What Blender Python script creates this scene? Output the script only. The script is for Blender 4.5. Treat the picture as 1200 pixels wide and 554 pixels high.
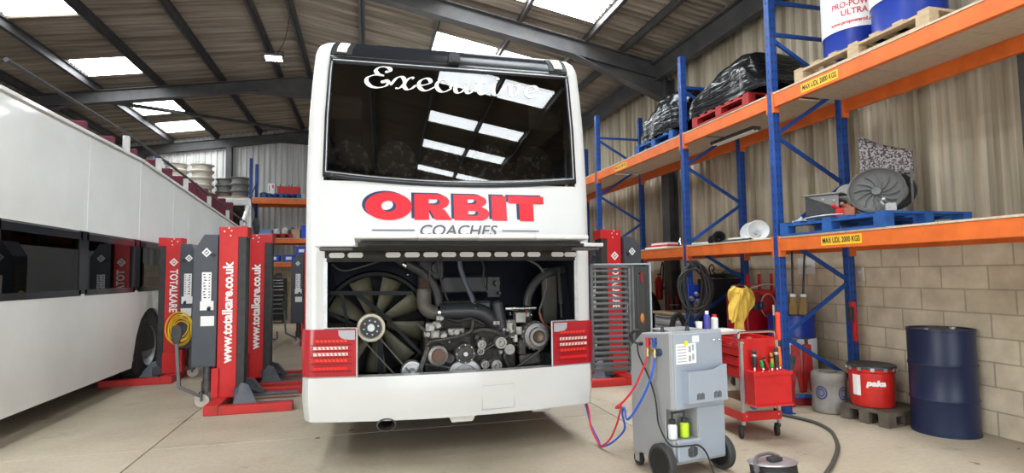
import bpy, bmesh, math, random
from math import sin, cos, pi, radians, sqrt, atan2
from mathutils import Vector, Matrix, Euler
for o in list(bpy.data.objects): bpy.data.objects.remove(o)
S = bpy.context.scene
COL = S.collection
random.seed(7)
# ---------------- camera ----------------
cam = bpy.data.cameras.new('camera'); camo = bpy.data.objects.new('camera', cam); COL.objects.link(camo)
cam.sensor_width = 36.0; cam.lens = 662.0/1200*36; cam.clip_end = 200
def cam_matrix(p, r, yaw):
    c, s = cos(yaw), sin(yaw)
    f = Vector((s*cos(p), c*cos(p), sin(p))); rt = Vector((c, -s, 0)); up = rt.cross(f)
    rt2 = cos(r)*rt + sin(r)*up; up2 = -sin(r)*rt + cos(r)*up
    m = Matrix((rt2, up2, -f)).transposed().to_4x4(); m.translation = Vector((0, 0, 1.55)); return m
camo.matrix_world = cam_matrix(radians(3.8115), radians(-.7198), radians(14.525))
S.camera = camo
# ---------------- light ----------------
w = bpy.data.worlds.new('World'); S.world = w; w.use_nodes = True
bg = w.node_tree.nodes['Background']; bg.inputs[0].default_value = (.80, .90, 1.0, 1); bg.inputs[1].default_value = 1.0
SKY = 12.0            # brightness of the daylight coming through the translucent roof sheets
la = bpy.data.lights.new('door_daylight', 'AREA'); la.shape = 'RECTANGLE'; la.size = 7.0; la.size_y = 4.6; la.energy = 420; la.color = (.93, .97, 1.0)
lo = bpy.data.objects.new('door_daylight', la); COL.objects.link(lo); lo.location = (.9, -10.7, 2.4); lo.rotation_euler = (radians(90), 0, 0)
l2 = bpy.data.lights.new('added_side_light', 'AREA'); l2.shape = 'RECTANGLE'; l2.size = 5.0; l2.size_y = 4.4; l2.energy = 360; l2.color = (1.0, .98, .95)  # unseen source added at the left to brighten the right wall
l2o = bpy.data.objects.new('added_side_light', l2); COL.objects.link(l2o); l2o.location = (-8.6, -3.5, 2.25); l2o.rotation_euler = (radians(90), 0, radians(-90))
S.view_settings.view_transform = 'Standard'; S.view_settings.look = 'None'; S.view_settings.gamma = 1.0
S.view_settings.use_curve_mapping = False; S.view_settings.exposure = 0.52
# ---------------- mesh helper ----------------
class MB:
    def __init__(s): s.v = []; s.f = []; s.m = []; s.sm = []
    def add(s, vs, fs, m=0, smooth=False, mx=None):
        b = len(s.v)
        s.v += [tuple((mx @ Vector(q))) for q in vs] if mx is not None else [tuple(q) for q in vs]
        for f in fs: s.f.append([b+i for i in f]); s.m.append(m); s.sm.append(smooth)
        return s
    def box(s, x0, x1, y0, y1, z0, z1, m=0, mx=None):
        vs = [(x, y, z) for z in (z0, z1) for y in (y0, y1) for x in (x0, x1)]
        return s.add(vs, [(0,2,3,1),(4,5,7,6),(0,1,5,4),(2,6,7,3),(0,4,6,2),(1,3,7,5)], m, False, mx)
    def cbox(s, c, d, m=0, rz=0, mx=None):
        M = Matrix.Translation(Vector(c)) @ Matrix.Rotation(rz, 4, 'Z')
        if mx is not None: M = mx @ M
        return s.box(-d[0]/2, d[0]/2, -d[1]/2, d[1]/2, -d[2]/2, d[2]/2, m, M)
    def bar(s, a, b, wd, h, m=0, up=(0, 0, 1)):
        a = Vector(a); b = Vector(b); d = (b-a); L = d.length; d.normalize(); u = Vector(up)
        if abs(d.dot(u)) > .98: u = Vector((1, 0, 0))
        r = d.cross(u).normalized(); u = r.cross(d)
        M = Matrix((r, d, u)).transposed().to_4x4(); M.translation = a
        return s.box(-wd/2, wd/2, 0, L, -h/2, h/2, m, M)
    def cyl(s, a, b, r, r2=None, n=16, m=0, caps=True, smooth=True):
        a = Vector(a); b = Vector(b); r2 = r if r2 is None else r2; d = (b-a).normalized()
        q = d.orthogonal().normalized(); p = d.cross(q)
        vs = [a+(q*cos(2*pi*i/n)+p*sin(2*pi*i/n))*r for i in range(n)] + [b+(q*cos(2*pi*i/n)+p*sin(2*pi*i/n))*r2 for i in range(n)]
        s.add(vs, [(i, (i+1) % n, n+(i+1) % n, n+i) for i in range(n)], m, smooth)
        if caps: s.add(vs, [tuple(range(n-1, -1, -1)), tuple(range(n, 2*n))], m, False)
        return s
    def tube(s, pts, r, n=8, m=0, closed=False, rr=None):
        P = [Vector(p) for p in pts]; N = len(P); q = None; rings = []
        for i in range(N):
            t = (P[(i+1) % N]-P[i-1]) if closed else (P[min(i+1, N-1)]-P[max(i-1, 0)])
            t.normalize()
            q = t.orthogonal().normalized() if q is None else (q-t*q.dot(t)).normalized()
            p = t.cross(q); R = rr[i] if rr else r
            rings.append([P[i]+(q*cos(2*pi*k/n)+p*sin(2*pi*k/n))*R for k in range(n)])
        vs = [v for g in rings for v in g]; fs = []
        for i in range(N if closed else N-1):
            j = (i+1) % N
            fs += [(i*n+k, i*n+(k+1) % n, j*n+(k+1) % n, j*n+k) for k in range(n)]
        s.add(vs, fs, m, True)
        if not closed: s.add(vs, [tuple(range(n-1, -1, -1)), tuple((N-1)*n+k for k in range(n))], m, False)
        return s
    def lathe(s, prof, n=24, mx=None, m=0, smooth=True, caps=False):
        vs = [(r*cos(2*pi*k/n), r*sin(2*pi*k/n), z) for r, z in prof for k in range(n)]
        fs = [(i*n+k, i*n+(k+1) % n, (i+1)*n+(k+1) % n, (i+1)*n+k) for i in range(len(prof)-1) for k in range(n)]
        s.add(vs, fs, m, smooth, mx)
        if caps:
            s.add(vs, [tuple(range(n-1, -1, -1)), tuple((len(prof)-1)*n+k for k in range(n))], m, False, mx)
        return s
    def ell(s, c, r, m=0, n=16, mx=None):
        M = Matrix.Translation(Vector(c)) @ Matrix.Diagonal((r[0], r[1], r[2], 1))
        if mx is not None: M = mx @ M
        k = n//2
        return s.lathe([(max(1e-4, sin(pi*i/k)), -cos(pi*i/k)) for i in range(k+1)], n, M, m)
    def prism(s, poly, h, mx=None, m=0, h0=0):
        n = len(poly); vs = [(x, y, h0) for x, y in poly]+[(x, y, h0+h) for x, y in poly]
        return s.add(vs, [tuple(range(n-1, -1, -1)), tuple(range(n, 2*n))]+[(i, (i+1) % n, n+(i+1) % n, n+i) for i in range(n)], m, False, mx)
    def grid(s, fn, nu, nv, m=0, smooth=True, keep=None):
        vs = [fn(i/nu, j/nv) for j in range(nv+1) for i in range(nu+1)]
        fs = [(j*(nu+1)+i, j*(nu+1)+i+1, (j+1)*(nu+1)+i+1, (j+1)*(nu+1)+i) for j in range(nv) for i in range(nu) if keep is None or keep(i, j)]
        return s.add(vs, fs, m, smooth)
    def build(s, name, mats, parent=None, loc=None, rz=0, bevel=0, ang=35, solid=0, seg=2, sub=0):
        me = bpy.data.meshes.new(name); me.from_pydata(s.v, [], s.f); me.validate()
        for mt in (mats if isinstance(mats, (list, tuple)) else [mats]): me.materials.append(mt)
        if len(me.polygons) == len(s.f):
            me.polygons.foreach_set('material_index', s.m); me.polygons.foreach_set('use_smooth', s.sm)
        if any(s.sm):
            try: me.set_sharp_from_angle(angle=radians(ang))
            except Exception: pass
        me.update()
        o = bpy.data.objects.new(name, me); COL.objects.link(o)
        if parent is not None: o.parent = parent
        if loc is not None: o.location = loc
        if rz: o.rotation_euler = (0, 0, rz)
        if solid:
            q = o.modifiers.new('solid', 'SOLIDIFY'); q.thickness = solid; q.offset = 0
        if bevel:
            q = o.modifiers.new('bevel', 'BEVEL'); q.width = bevel; q.segments = seg; q.limit_method = 'ANGLE'; q.angle_limit = radians(40); q.harden_normals = False
        if sub:
            q = o.modifiers.new('sub', 'SUBSURF'); q.levels = sub; q.render_levels = sub
        return o
def tag(o, label, cat=None, group=None, kind=None):
    if label: o['label'] = label
    if cat: o['category'] = cat
    if group: o['group'] = group
    if kind: o['kind'] = kind
    return o
def thing(name, label, cat, loc=(0, 0, 0), rz=0, group=None):
    o = bpy.data.objects.new(name, None); COL.objects.link(o); o.location = loc; o.rotation_euler = (0, 0, rz); o.empty_display_size = .2
    return tag(o, label, cat, group)
def struct(o, label=None):
    o['kind'] = 'structure'
    if label: o['label'] = label
    return o
KIDS = {}
def kids(o): return [c for c in bpy.data.objects if c.parent == o]
def dup(root, loc, rz=None, label=None, group=None, sc=None):
    def cp(o, par):
        c = o.copy(); COL.objects.link(c)
        if par is not None: c.parent = par
        for k in kids(o): cp(k, c)
        return c
    r = cp(root, None); r.location = loc
    if rz is not None: r.rotation_euler = (0, 0, rz)
    if label: r['label'] = label
    if group: r['group'] = group
    if sc: r.scale = sc
    return r
def smooth_pts(P, k=6, closed=False):
    P = [Vector(p) for p in P]; out = []; N = len(P)
    for i in range(N if closed else N-1):
        p0 = P[i-1] if (closed or i > 0) else P[0]; p1 = P[i]; p2 = P[(i+1) % N]; p3 = P[(i+2) % N] if closed else P[min(i+2, N-1)]
        for j in range(k):
            t = j/k
            out.append(.5*((2*p1)+(p2-p0)*t+(2*p0-5*p1+4*p2-p3)*t*t+(3*p1-p0-3*p2+p3)*t**3))
    if not closed: out.append(P[-1])
    return out
def text_geo(body, size, bold=0.0, shear=0.0, sx=1.0, align='CENTER', spacing=1.0, res=3):
    c = bpy.data.curves.new('t', 'FONT'); c.body = body; c.size = size; c.offset = bold; c.shear = shear; c.align_x = align; c.align_y = 'CENTER'; c.space_character = spacing; c.resolution_u = res
    o = bpy.data.objects.new('t', c); COL.objects.link(o)
    dg = bpy.context.evaluated_depsgraph_get(); dg.update()
    me = bpy.data.meshes.new_from_object(o.evaluated_get(dg))
    vs = [(v.co.x*sx, v.co.y, 0) for v in me.vertices]; fs = [tuple(p.vertices) for p in me.polygons]
    bpy.data.objects.remove(o); bpy.data.curves.remove(c); bpy.data.meshes.remove(me)
    return vs, fs
def facing(origin, right, up):
    r = Vector(right).normalized(); u = Vector(up); u = (u-r*u.dot(r)).normalized(); n = r.cross(u)
    M = Matrix((r, u, n)).transposed().to_4x4(); M.translation = Vector(origin); return M
# ---------------- materials ----------------
MATS = {}
def mat(name, col, rough=.5, metal=0, col2=None, scale=8.0, det=4, lo=.35, hi=.7, bump=0, bscale=None, spec=.5, emit=None, estr=0, trans=0, alpha=1, stretch=None, rvar=0, coat=0, ior=1.45):
    if name in MATS: return MATS[name]
    m = bpy.data.materials.new(name); m.use_nodes = True; MATS[name] = m
    nt = m.node_tree; N = nt.nodes; L = nt.links; b = N['Principled BSDF']
    b.inputs['Base Color'].default_value = (*col, 1); b.inputs['Roughness'].default_value = rough; b.inputs['Metallic'].default_value = metal
    b.inputs['Specular IOR Level'].default_value = spec; b.inputs['IOR'].default_value = ior
    if coat: b.inputs['Coat Weight'].default_value = coat; b.inputs['Coat Roughness'].default_value = .06
    if emit: b.inputs['Emission Color'].default_value = (*emit, 1); b.inputs['Emission Strength'].default_value = estr
    if trans: b.inputs['Transmission Weight'].default_value = trans
    if alpha < 1: b.inputs['Alpha'].default_value = alpha
    if col2 or bump or rvar:
        tc = N.new('ShaderNodeTexCoord'); mp = N.new('ShaderNodeMapping'); L.new(tc.outputs['Object'], mp.inputs[0])
        if stretch: mp.inputs['Scale'].default_value = stretch
        nz = N.new('ShaderNodeTexNoise'); nz.inputs['Scale'].default_value = scale; nz.inputs['Detail'].default_value = det; nz.inputs['Roughness'].default_value = .6; L.new(mp.outputs[0], nz.inputs['Vector'])
        if col2:
            cr = N.new('ShaderNodeValToRGB'); cr.color_ramp.elements[0].position = lo; cr.color_ramp.elements[1].position = hi
            cr.color_ramp.elements[0].color = (*col, 1); cr.color_ramp.elements[1].color = (*col2, 1)
            L.new(nz.outputs['Fac'], cr.inputs[0]); L.new(cr.outputs[0], b.inputs['Base Color'])
        if rvar:
            mr = N.new('ShaderNodeMapRange'); mr.inputs[3].default_value = rough-rvar; mr.inputs[4].default_value = rough+rvar; L.new(nz.outputs['Fac'], mr.inputs[0]); L.new(mr.outputs[0], b.inputs['Roughness'])
        if bump:
            n2 = N.new('ShaderNodeTexNoise'); n2.inputs['Scale'].default_value = bscale or scale*4; n2.inputs['Detail'].default_value = 3; L.new(mp.outputs[0], n2.inputs['Vector'])
            bp = N.new('ShaderNodeBump'); bp.inputs['Strength'].default_value = bump; bp.inputs['Distance'].default_value = .02; L.new(n2.outputs['Fac'], bp.inputs['Height']); L.new(bp.outputs[0], b.inputs['Normal'])
    return m
def glass_mat(name, tint, rough=.0, f=1.5):
    m = bpy.data.materials.new(name); m.use_nodes = True; nt = m.node_tree; N = nt.nodes; L = nt.links; N.clear()
    out = N.new('ShaderNodeOutputMaterial'); mx = N.new('ShaderNodeMixShader'); fr = N.new('ShaderNodeFresnel'); fr.inputs[0].default_value = f
    t = N.new('ShaderNodeBsdfTransparent'); t.inputs[0].default_value = (*tint, 1); g = N.new('ShaderNodeBsdfGlossy'); g.inputs['Roughness'].default_value = rough
    L.new(fr.outputs[0], mx.inputs[0]); L.new(t.outputs[0], mx.inputs[1]); L.new(g.outputs[0], mx.inputs[2]); L.new(mx.outputs[0], out.inputs[0]); return m
def rgb(r, g, b):
    f = lambda c: ((c/255+.055)/1.055)**2.4 if c > 10 else c/255/12.92
    return (f(r), f(g), f(b))
M = MATS
mat('white_paint', (.62, .625, .62), .30, coat=.3, col2=(.585, .59, .58), scale=1.5)
mat('old_white', (.66, .66, .62), .45, col2=(.52, .50, .45), scale=5)
mat('black_gloss', (.016, .018, .022), .18)
mat('black_rubber', (.018, .018, .019), .75, col2=(.035, .034, .033), scale=9, bump=.1)
mat('black_plastic', (.025, .026, .028), .45, col2=(.04, .04, .042), scale=12)
mat('dark_steel', (.07, .07, .075), .5, .6, col2=(.12, .115, .11), scale=10)
mat('roof_steel', (.050, .050, .054), .6, .0, col2=(.085, .080, .078), scale=3)
mat('galv', (.42, .43, .44), .4, .7, col2=(.55, .56, .57), scale=14)
mat('chrome', (.75, .75, .76), .15, 1.0)
mat('alloy', (.30, .29, .28), .5, .7, col2=(.42, .41, .39), scale=20, bump=.2)
mat('dirty_iron', (.055, .052, .05), .65, .3, col2=(.13, .12, .11), scale=18, bump=.3)
mat('red_paint', rgb(206, 34, 36), .38, col2=rgb(190, 28, 30), scale=4, coat=.2)
mat('red_worn', rgb(196, 44, 42), .5, col2=rgb(140, 62, 52), scale=7, lo=.5, hi=.78)
mat('slate_paint', rgb(74, 78, 86), .45, col2=rgb(66, 70, 78), scale=3)
mat('blue_rack', rgb(28, 74, 150), .42, col2=rgb(24, 60, 124), scale=6)
mat('orange_beam', rgb(224, 110, 44), .45, col2=rgb(200, 96, 38), scale=5)
mat('chipboard', (.60, .50, .38), .8, col2=(.50, .40, .29), scale=22)
mat('pale_wood', (.52, .40, .26), .75, col2=(.40, .29, .17), scale=9, stretch=(1, 6, 6))
mat('blue_pallet', rgb(36, 92, 168), .6, col2=rgb(26, 66, 120), scale=8)
mat('red_pallet', rgb(170, 36, 36), .6, col2=rgb(130, 26, 26), scale=8)
mat('paper', (.82, .83, .82), .7)
mat('sticker_white', (.85, .85, .84), .5)
mat('yellow_label', rgb(240, 190, 40), .5)
mat('ink', (.02, .02, .025), .6)
mat('blue_plastic', rgb(28, 70, 190), .4)
mat('blue_drum', rgb(24, 56, 160), .35, col2=rgb(20, 46, 136), scale=3)
mat('yellow_hose', rgb(232, 190, 40), .45)
mat('grey_plastic', (.16, .16, .165), .5)
mat('cardboard', (.45, .33, .21), .8, col2=(.38, .27, .16), scale=6)
# ---------------- the building ----------------
XR, XL, YB, YF = 5.7, -8.8, 21.4, -11.0
RX, RZ, SR, SL = -1.65, 6.826, .1885, .15          # ridge line and the two roof slopes (top of the rafters)
def roof_z(x): return RZ-(SR*(x-RX) if x > RX else SL*(RX-x))
def node_floor():
    m = bpy.data.materials.new('concrete_floor'); m.use_nodes = True; nt = m.node_tree; N = nt.nodes; L = nt.links; b = N['Principled BSDF']
    tc = N.new('ShaderNodeTexCoord')
    def noise(sc, det, ro=.6):
        n = N.new('ShaderNodeTexNoise'); n.inputs['Scale'].default_value = sc; n.inputs['Detail'].default_value = det; n.inputs['Roughness'].default_value = ro; L.new(tc.outputs['Object'], n.inputs['Vector']); return n
    def ramp(src, p0, c0, p1, c1):
        r = N.new('ShaderNodeValToRGB'); r.color_ramp.elements[0].position = p0; r.color_ramp.elements[0].color = (*c0, 1); r.color_ramp.elements[1].position = p1; r.color_ramp.elements[1].color = (*c1, 1); L.new(src, r.inputs[0]); return r
    def mul(a, c, f=1):
        x = N.new('ShaderNodeMix'); x.data_type = 'RGBA'; x.blend_type = 'MULTIPLY'; x.inputs[0].default_value = f; L.new(a, x.inputs[6]); L.new(c, x.inputs[7]); return x.outputs[2]
    base = ramp(noise(.7, 6).outputs['Fac'], .3, (.42, .355, .26), .72, (.55, .475, .36))
    spk = ramp(noise(24, 5, .75).outputs['Fac'], .3, (.80, .79, .77), .65, (1, 1, 1))
    st = ramp(noise(1.9, 4, .7).outputs['Fac'], .60, (1, 1, 1), .76, (.66, .63, .60))
    c = mul(mul(base.outputs[0], spk.outputs[0]), st.outputs[0])
    spots = ramp(noise(5.2, 2, .5).outputs['Fac'], .72, (1, 1, 1), .75, (.30, .28, .27))
    c = mul(c, spots.outputs[0])
    L.new(c, b.inputs['Base Color'])
    rr = N.new('ShaderNodeMapRange'); L.new(noise(2.5, 3).outputs['Fac'], rr.inputs[0]); rr.inputs[3].default_value = .35; rr.inputs[4].default_value = .7; L.new(rr.outputs[0], b.inputs['Roughness'])
    bp = N.new('ShaderNodeBump'); bp.inputs['Strength'].default_value = .12; bp.inputs['Distance'].default_value = .01; L.new(noise(30, 4).outputs['Fac'], bp.inputs['Height']); L.new(bp.outputs[0], b.inputs['Normal'])
    return m
fl = MB(); jx = [XL, -5.2, -1.9, 2.62, XR]; jy = [YF, -8.0, -4.0, 0.6, 5.9, 10.8, 15.6, YB]
for i in range(len(jx)-1):
    for j in range(len(jy)-1): fl.box(jx[i]+.006, jx[i+1]-.006, jy[j]+.006, jy[j+1]-.006, -.12, 0)
fl.box(XL, XR, YF, YB, -.2, -.025, m=1)
struct(fl.build('floor', [node_floor(), mat('joint_tar', (.09, .08, .07), .9)], bevel=.004, seg=1))
# roof of corrugated sheets with translucent bays left out
mat('roof_sheet', (.15, .118, .09), .85, col2=(.36, .305, .245), scale=1.6, det=4, lo=.36, hi=.66, stretch=(.14, 4.6, 1))  # streaks along the corrugations put dirt and some shading into the colour
mat('clad_sheet', (.27, .225, .155), .6, col2=(.60, .53, .41), scale=1.3, lo=.36, hi=.64, stretch=(1, 5.5, .16))
mat('gable_sheet', (.46, .46, .45), .6, col2=(.62, .61, .58), scale=1.3, lo=.36, hi=.64, stretch=(5.5, 1, .2))
def skylight_mat():
    m = bpy.data.materials.new('translucent_roof_sheet'); m.use_nodes = True; b = m.node_tree.nodes['Principled BSDF']
    b.inputs['Base Color'].default_value = (.7, .75, .78, 1); b.inputs['Emission Color'].default_value = (.93, .975, 1.0, 1); b.inputs['Emission Strength'].default_value = SKY; b.inputs['Roughness'].default_value = .4
    return m
SKYM = skylight_mat()
xs = [XR+.3, 4.65, 3.88, 2.70, 2.62, 1.36, 1.27, -.1, -1.46, RX, -2.2, -3.6, -4.9, -5.08, -6.30, -6.45, XL-.3]
PER = .146
SKY_R = [(8.0, 9.0), (11.1, 12.1), (14.2, 15.2), (17.3, 18.3), (4.9, 5.9), (1.8, 2.8), (-2.05, -1.15), (-4.5, -3.72), (-6.65, -6.0), (-9.15, -8.55)]
SKY_L = [(17.3, 18.35), (19.35, 20.45), (14.0, 15.0), (10.9, 11.9), (7.8, 8.8), (4.7, 5.7), (1.6, 2.6), (-1.5, -.5), (-4.2, -3.2)]
SKY_ADDED = [(7.6, 8.7), (4.6, 5.7), (1.5, 2.6), (-1.5, -.4), (-4.2, -3.2)]  # extra unseen rooflights by the ridge, added to brighten the left floor
ny = int((YB-YF)/PER)*6
def roof_pt(x, y): return (x, y, roof_z(x)+.2+.034*sin(2*pi*y/PER))
rf = MB(); ys = [YF+(YB-YF)*j/ny for j in range(ny+1)]
def in_sky(xa, xb, y):
    xm = (xa+xb)/2
    if (2.70 < xm < 3.88) or (1.36 < xm < 2.62): return any(a <= y <= c for a, c in SKY_R)
    if -3.6 < xm < -2.2: return any(a <= y <= c for a, c in SKY_ADDED)
    if -6.30 < xm < -5.08: return any(a <= y <= c for a, c in SKY_L)
    return False
win = {}
for i in range(len(xs)-1):
    xa, xb = xs[i], xs[i+1]; run = []
    for j in range(ny):
        ym = (ys[j]+ys[j+1])/2
        if in_sky(xa, xb, ym):
            run.append(j); continue
        rf.add([roof_pt(xa, ys[j]), roof_pt(xb, ys[j]), roof_pt(xb, ys[j+1]), roof_pt(xa, ys[j+1])], [(0, 1, 2, 3)], 0, True)
    k = 0
    while k < len(run):
        e = k
        while e+1 < len(run) and run[e+1] == run[e]+1: e += 1
        mb = MB()
        for j in run[k:e+1]: mb.add([roof_pt(xa, ys[j]), roof_pt(xb, ys[j]), roof_pt(xb, ys[j+1]), roof_pt(xa, ys[j+1])], [(0, 1, 2, 3)], 0, False)
        win[(i, k)] = mb; k = e+1
for q, mb in enumerate(win.values()): struct(mb.build('window_%d' % (q+1), SKYM), 'translucent corrugated rooflight')
me_o = rf.build('ceiling', M['roof_sheet']); struct(me_o)
bm = bmesh.new(); bm.from_mesh(me_o.data); bmesh.ops.remove_doubles(bm, verts=bm.verts, dist=.0005); bm.to_mesh(me_o.data); bm.free()
TN = [0]
def trim(mb, m, label, bevel=0):
    TN[0] += 1; return struct(mb.build('trim_%d' % TN[0], m, bevel=bevel), label)
FR = [-10.8, 3.4, 9.5, 15.6, 21.25]
for y in FR:                                        # portal frames: rafter, deep haunch, column
    for sd in (1, -1):
        xe = XR-.12 if sd > 0 else XL+.12; sl = SR if sd > 0 else SL
        g = MB(); nseg = 8; xh = RX+(xe-RX)*.73
        def zt(x): return roof_z(x)-.0
        def zb(x):
            d = .29 if abs(x-RX) > 1.3 else .29+.25*(1-abs(x-RX)/1.3)
            return roof_z(x)-d
        pts = [RX+(xe-RX)*i/16 for i in range(17)]
        poly = [(x, zt(x)) for x in pts]+[(x, zb(x)) for x in reversed(pts)]
        Mx = Matrix(((1, 0, 0, 0), (0, 0, -1, y+.005), (0, 1, 0, 0), (0, 0, 0, 1)))
        g.prism(poly, .012, Mx)
        for i in range(16):
            a, c = pts[i], pts[i+1]
            for zf in (zt, zb): g.bar((a, y, zf(a)), (c, y, zf(c)), .19, .016)
        hz0 = zb(xh); hz1 = zb(xe)-(.42 if sd > 0 else .3)
        g.prism([(xh, hz0), (xe, hz1), (xe, zb(xe))], .012, Mx); g.bar((xh, y, hz0), (xe, y, hz1), .19, .016)
        trim(g, M['roof_steel'], 'dark steel roof rafter')
        c = MB(); x0, x1 = (5.46, 5.64) if sd > 0 else (xe, xe+.42)
        for x in (x0, x1): c.box(x-.008, x+.008, y-.13, y+.13, 0, roof_z(xe)-.25)
        c.box(x0, x1, y-.006, y+.006, 0, roof_z(xe)-.25); trim(c, M['roof_steel'], 'dark steel portal column')
for x in (4.65, 3.92, 2.66, 1.31, -.1, -1.46, -2.2, -3.6, -4.99, -6.38, -7.7):
    p = MB(); z = roof_z(x)+.085
    p.box(x-.006, x+.006, YF, YB, z-.085, z+.085); p.box(x-.006, x+.06, YF, YB, z+.075, z+.085); p.box(x-.06, x+.006, YF, YB, z-.085, z-.075)
    trim(p, M['roof_steel'], 'long dark roof purlin')
e = MB(); e.box(5.3, 5.42, YF, YB, 5.18, 5.50); e.box(5.22, 5.5, YF, YB, 5.48, 5.52); trim(e, M['roof_steel'], 'dark eaves beam along the right wall')
for a, c in (((-6.9, 15.75, 6.0), (-2.0, 21.1, 6.72)),):
    g = MB(); g.bar(a, c, .09, .09); trim(g, M['roof_steel'], 'thin diagonal roof brace')
# right wall: blockwork below, corrugated cladding above
def block_mat():
    m = bpy.data.materials.new('blockwork'); m.use_nodes = True; nt = m.node_tree; N = nt.nodes; L = nt.links; b = N['Principled BSDF']
    tc = N.new('ShaderNodeTexCoord'); sp = N.new('ShaderNodeSeparateXYZ'); L.new(tc.outputs['Object'], sp.inputs[0])
    ad = N.new('ShaderNodeMath'); ad.operation = 'ADD'; L.new(sp.outputs[0], ad.inputs[0]); L.new(sp.outputs[1], ad.inputs[1])
    cb = N.new('ShaderNodeCombineXYZ'); L.new(ad.outputs[0], cb.inputs[0]); L.new(sp.outputs[2], cb.inputs[1])
    br = N.new('ShaderNodeTexBrick'); L.new(cb.outputs[0], br.inputs['Vector']); br.inputs['Scale'].default_value = 1; br.inputs['Brick Width'].default_value = .45; br.inputs['Row Height'].default_value = .225; br.inputs['Mortar Size'].default_value = .008
    br.inputs['Color1'].default_value = (.80, .70, .53, 1); br.inputs['Color2'].default_value = (.68, .59, .44, 1); br.inputs['Mortar'].default_value = (.50, .43, .32, 1); br.inputs['Bias'].default_value = -.1
    nz = N.new('ShaderNodeTexNoise'); nz.inputs['Scale'].default_value = 5; nz.inputs['Detail'].default_value = 6; L.new(tc.outputs['Object'], nz.inputs['Vector'])
    r = N.new('ShaderNodeValToRGB'); r.color_ramp.elements[0].position = .3; r.color_ramp.elements[0].color = (.72, .71, .69, 1); r.color_ramp.elements[1].position = .7; L.new(nz.outputs['Fac'], r.inputs[0])
    x = N.new('ShaderNodeMix'); x.data_type = 'RGBA'; x.blend_type = 'MULTIPLY'; x.inputs[0].default_value = 1; L.new(br.outputs['Color'], x.inputs[6]); L.new(r.outputs[0], x.inputs[7]); L.new(x.outputs[2], b.inputs['Base Color'])
    bp = N.new('ShaderNodeBump'); bp.inputs['Strength'].default_value = .5; bp.inputs['Distance'].default_value = .01; bp.invert = True; L.new(br.outputs['Fac'], bp.inputs['Height']); L.new(bp.outputs[0], b.inputs['Normal']); b.inputs['Roughness'].default_value = .9
    return m
BLK = block_mat(); ZB = 1.86
def corr_profile(t):      # trapezoid rib
    t = t % 1.0
    return 0 if t < .30 else (t-.30)/.12 if t < .42 else 1 if t < .78 else (.90-t)/.12 if t < .90 else 0
KP = [0, .30, .42, .78, .90]
def clad_line(a, b, per):
    out = []; n = int((b-a)/per)+1
    for i in range(n+1):
        for k in KP:
            q = a+(i+k)*per
            if q <= b: out.append((q, corr_profile(k+1e-4)))
    return out
wr = MB(); wr.box(XR-.05, XR+.12, YF, YB, 0, ZB, m=1)
ln = clad_line(YF, YB, .19)
for i in range(len(ln)-1):
    (y0, c0), (y1, c1) = ln[i], ln[i+1]
    wr.add([(XR-.048*c0, y0, ZB), (XR-.048*c1, y1, ZB), (XR-.048*c1, y1, 5.85), (XR-.048*c0, y0, 5.85)], [(0, 1, 2, 3)], 0)
struct(wr.build('wall_right', [M['clad_sheet'], BLK]))
wb = MB(); wb.box(XL, XR, YB, YB+.12, 0, 2.0, m=1)
ln = clad_line(XL, XR, .19)
for i in range(len(ln)-1):
    (x0, c0), (x1, c1) = ln[i], ln[i+1]
    wb.add([(x0, YB-.035*c0, 2.0), (x1, YB-.035*c1, 2.0), (x1, YB-.035*c1, roof_z(x1)+.25), (x0, YB-.035*c0, roof_z(x0)+.25)], [(0, 1, 2, 3)], 0)
struct(wb.build('wall_back', [M['gable_sheet'], BLK]))
wl = MB(); wl.box(XL-.12, XL, YF, -6.0, 0, 6.1); wl.box(XL-.12, XL, -1.0, YB, 0, 6.1); wl.box(XL-.12, XL, -6.0, -1.0, 4.5, 6.1); struct(wl.build('wall_left', M['gable_sheet']))  # left wall; its opening is invented for the added side light
wf = MB(); wf.box(XL, -3.0, YF-.12, YF, 0, 7.2); wf.box(4.8, XR, YF-.12, YF, 0, 7.2); wf.box(-3.0, 4.8, YF-.12, YF, 4.9, 7.2); struct(wf.build('wall_front', M['gable_sheet']))
for x in (-7.3, -4.6, -.6, 3.3):
    g = MB(); g.box(x-.09, x+.09, YB-.3, YB-.06, 0, roof_z(x)-.3); trim(g, M['roof_steel'], 'dark gable wall post')
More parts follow.
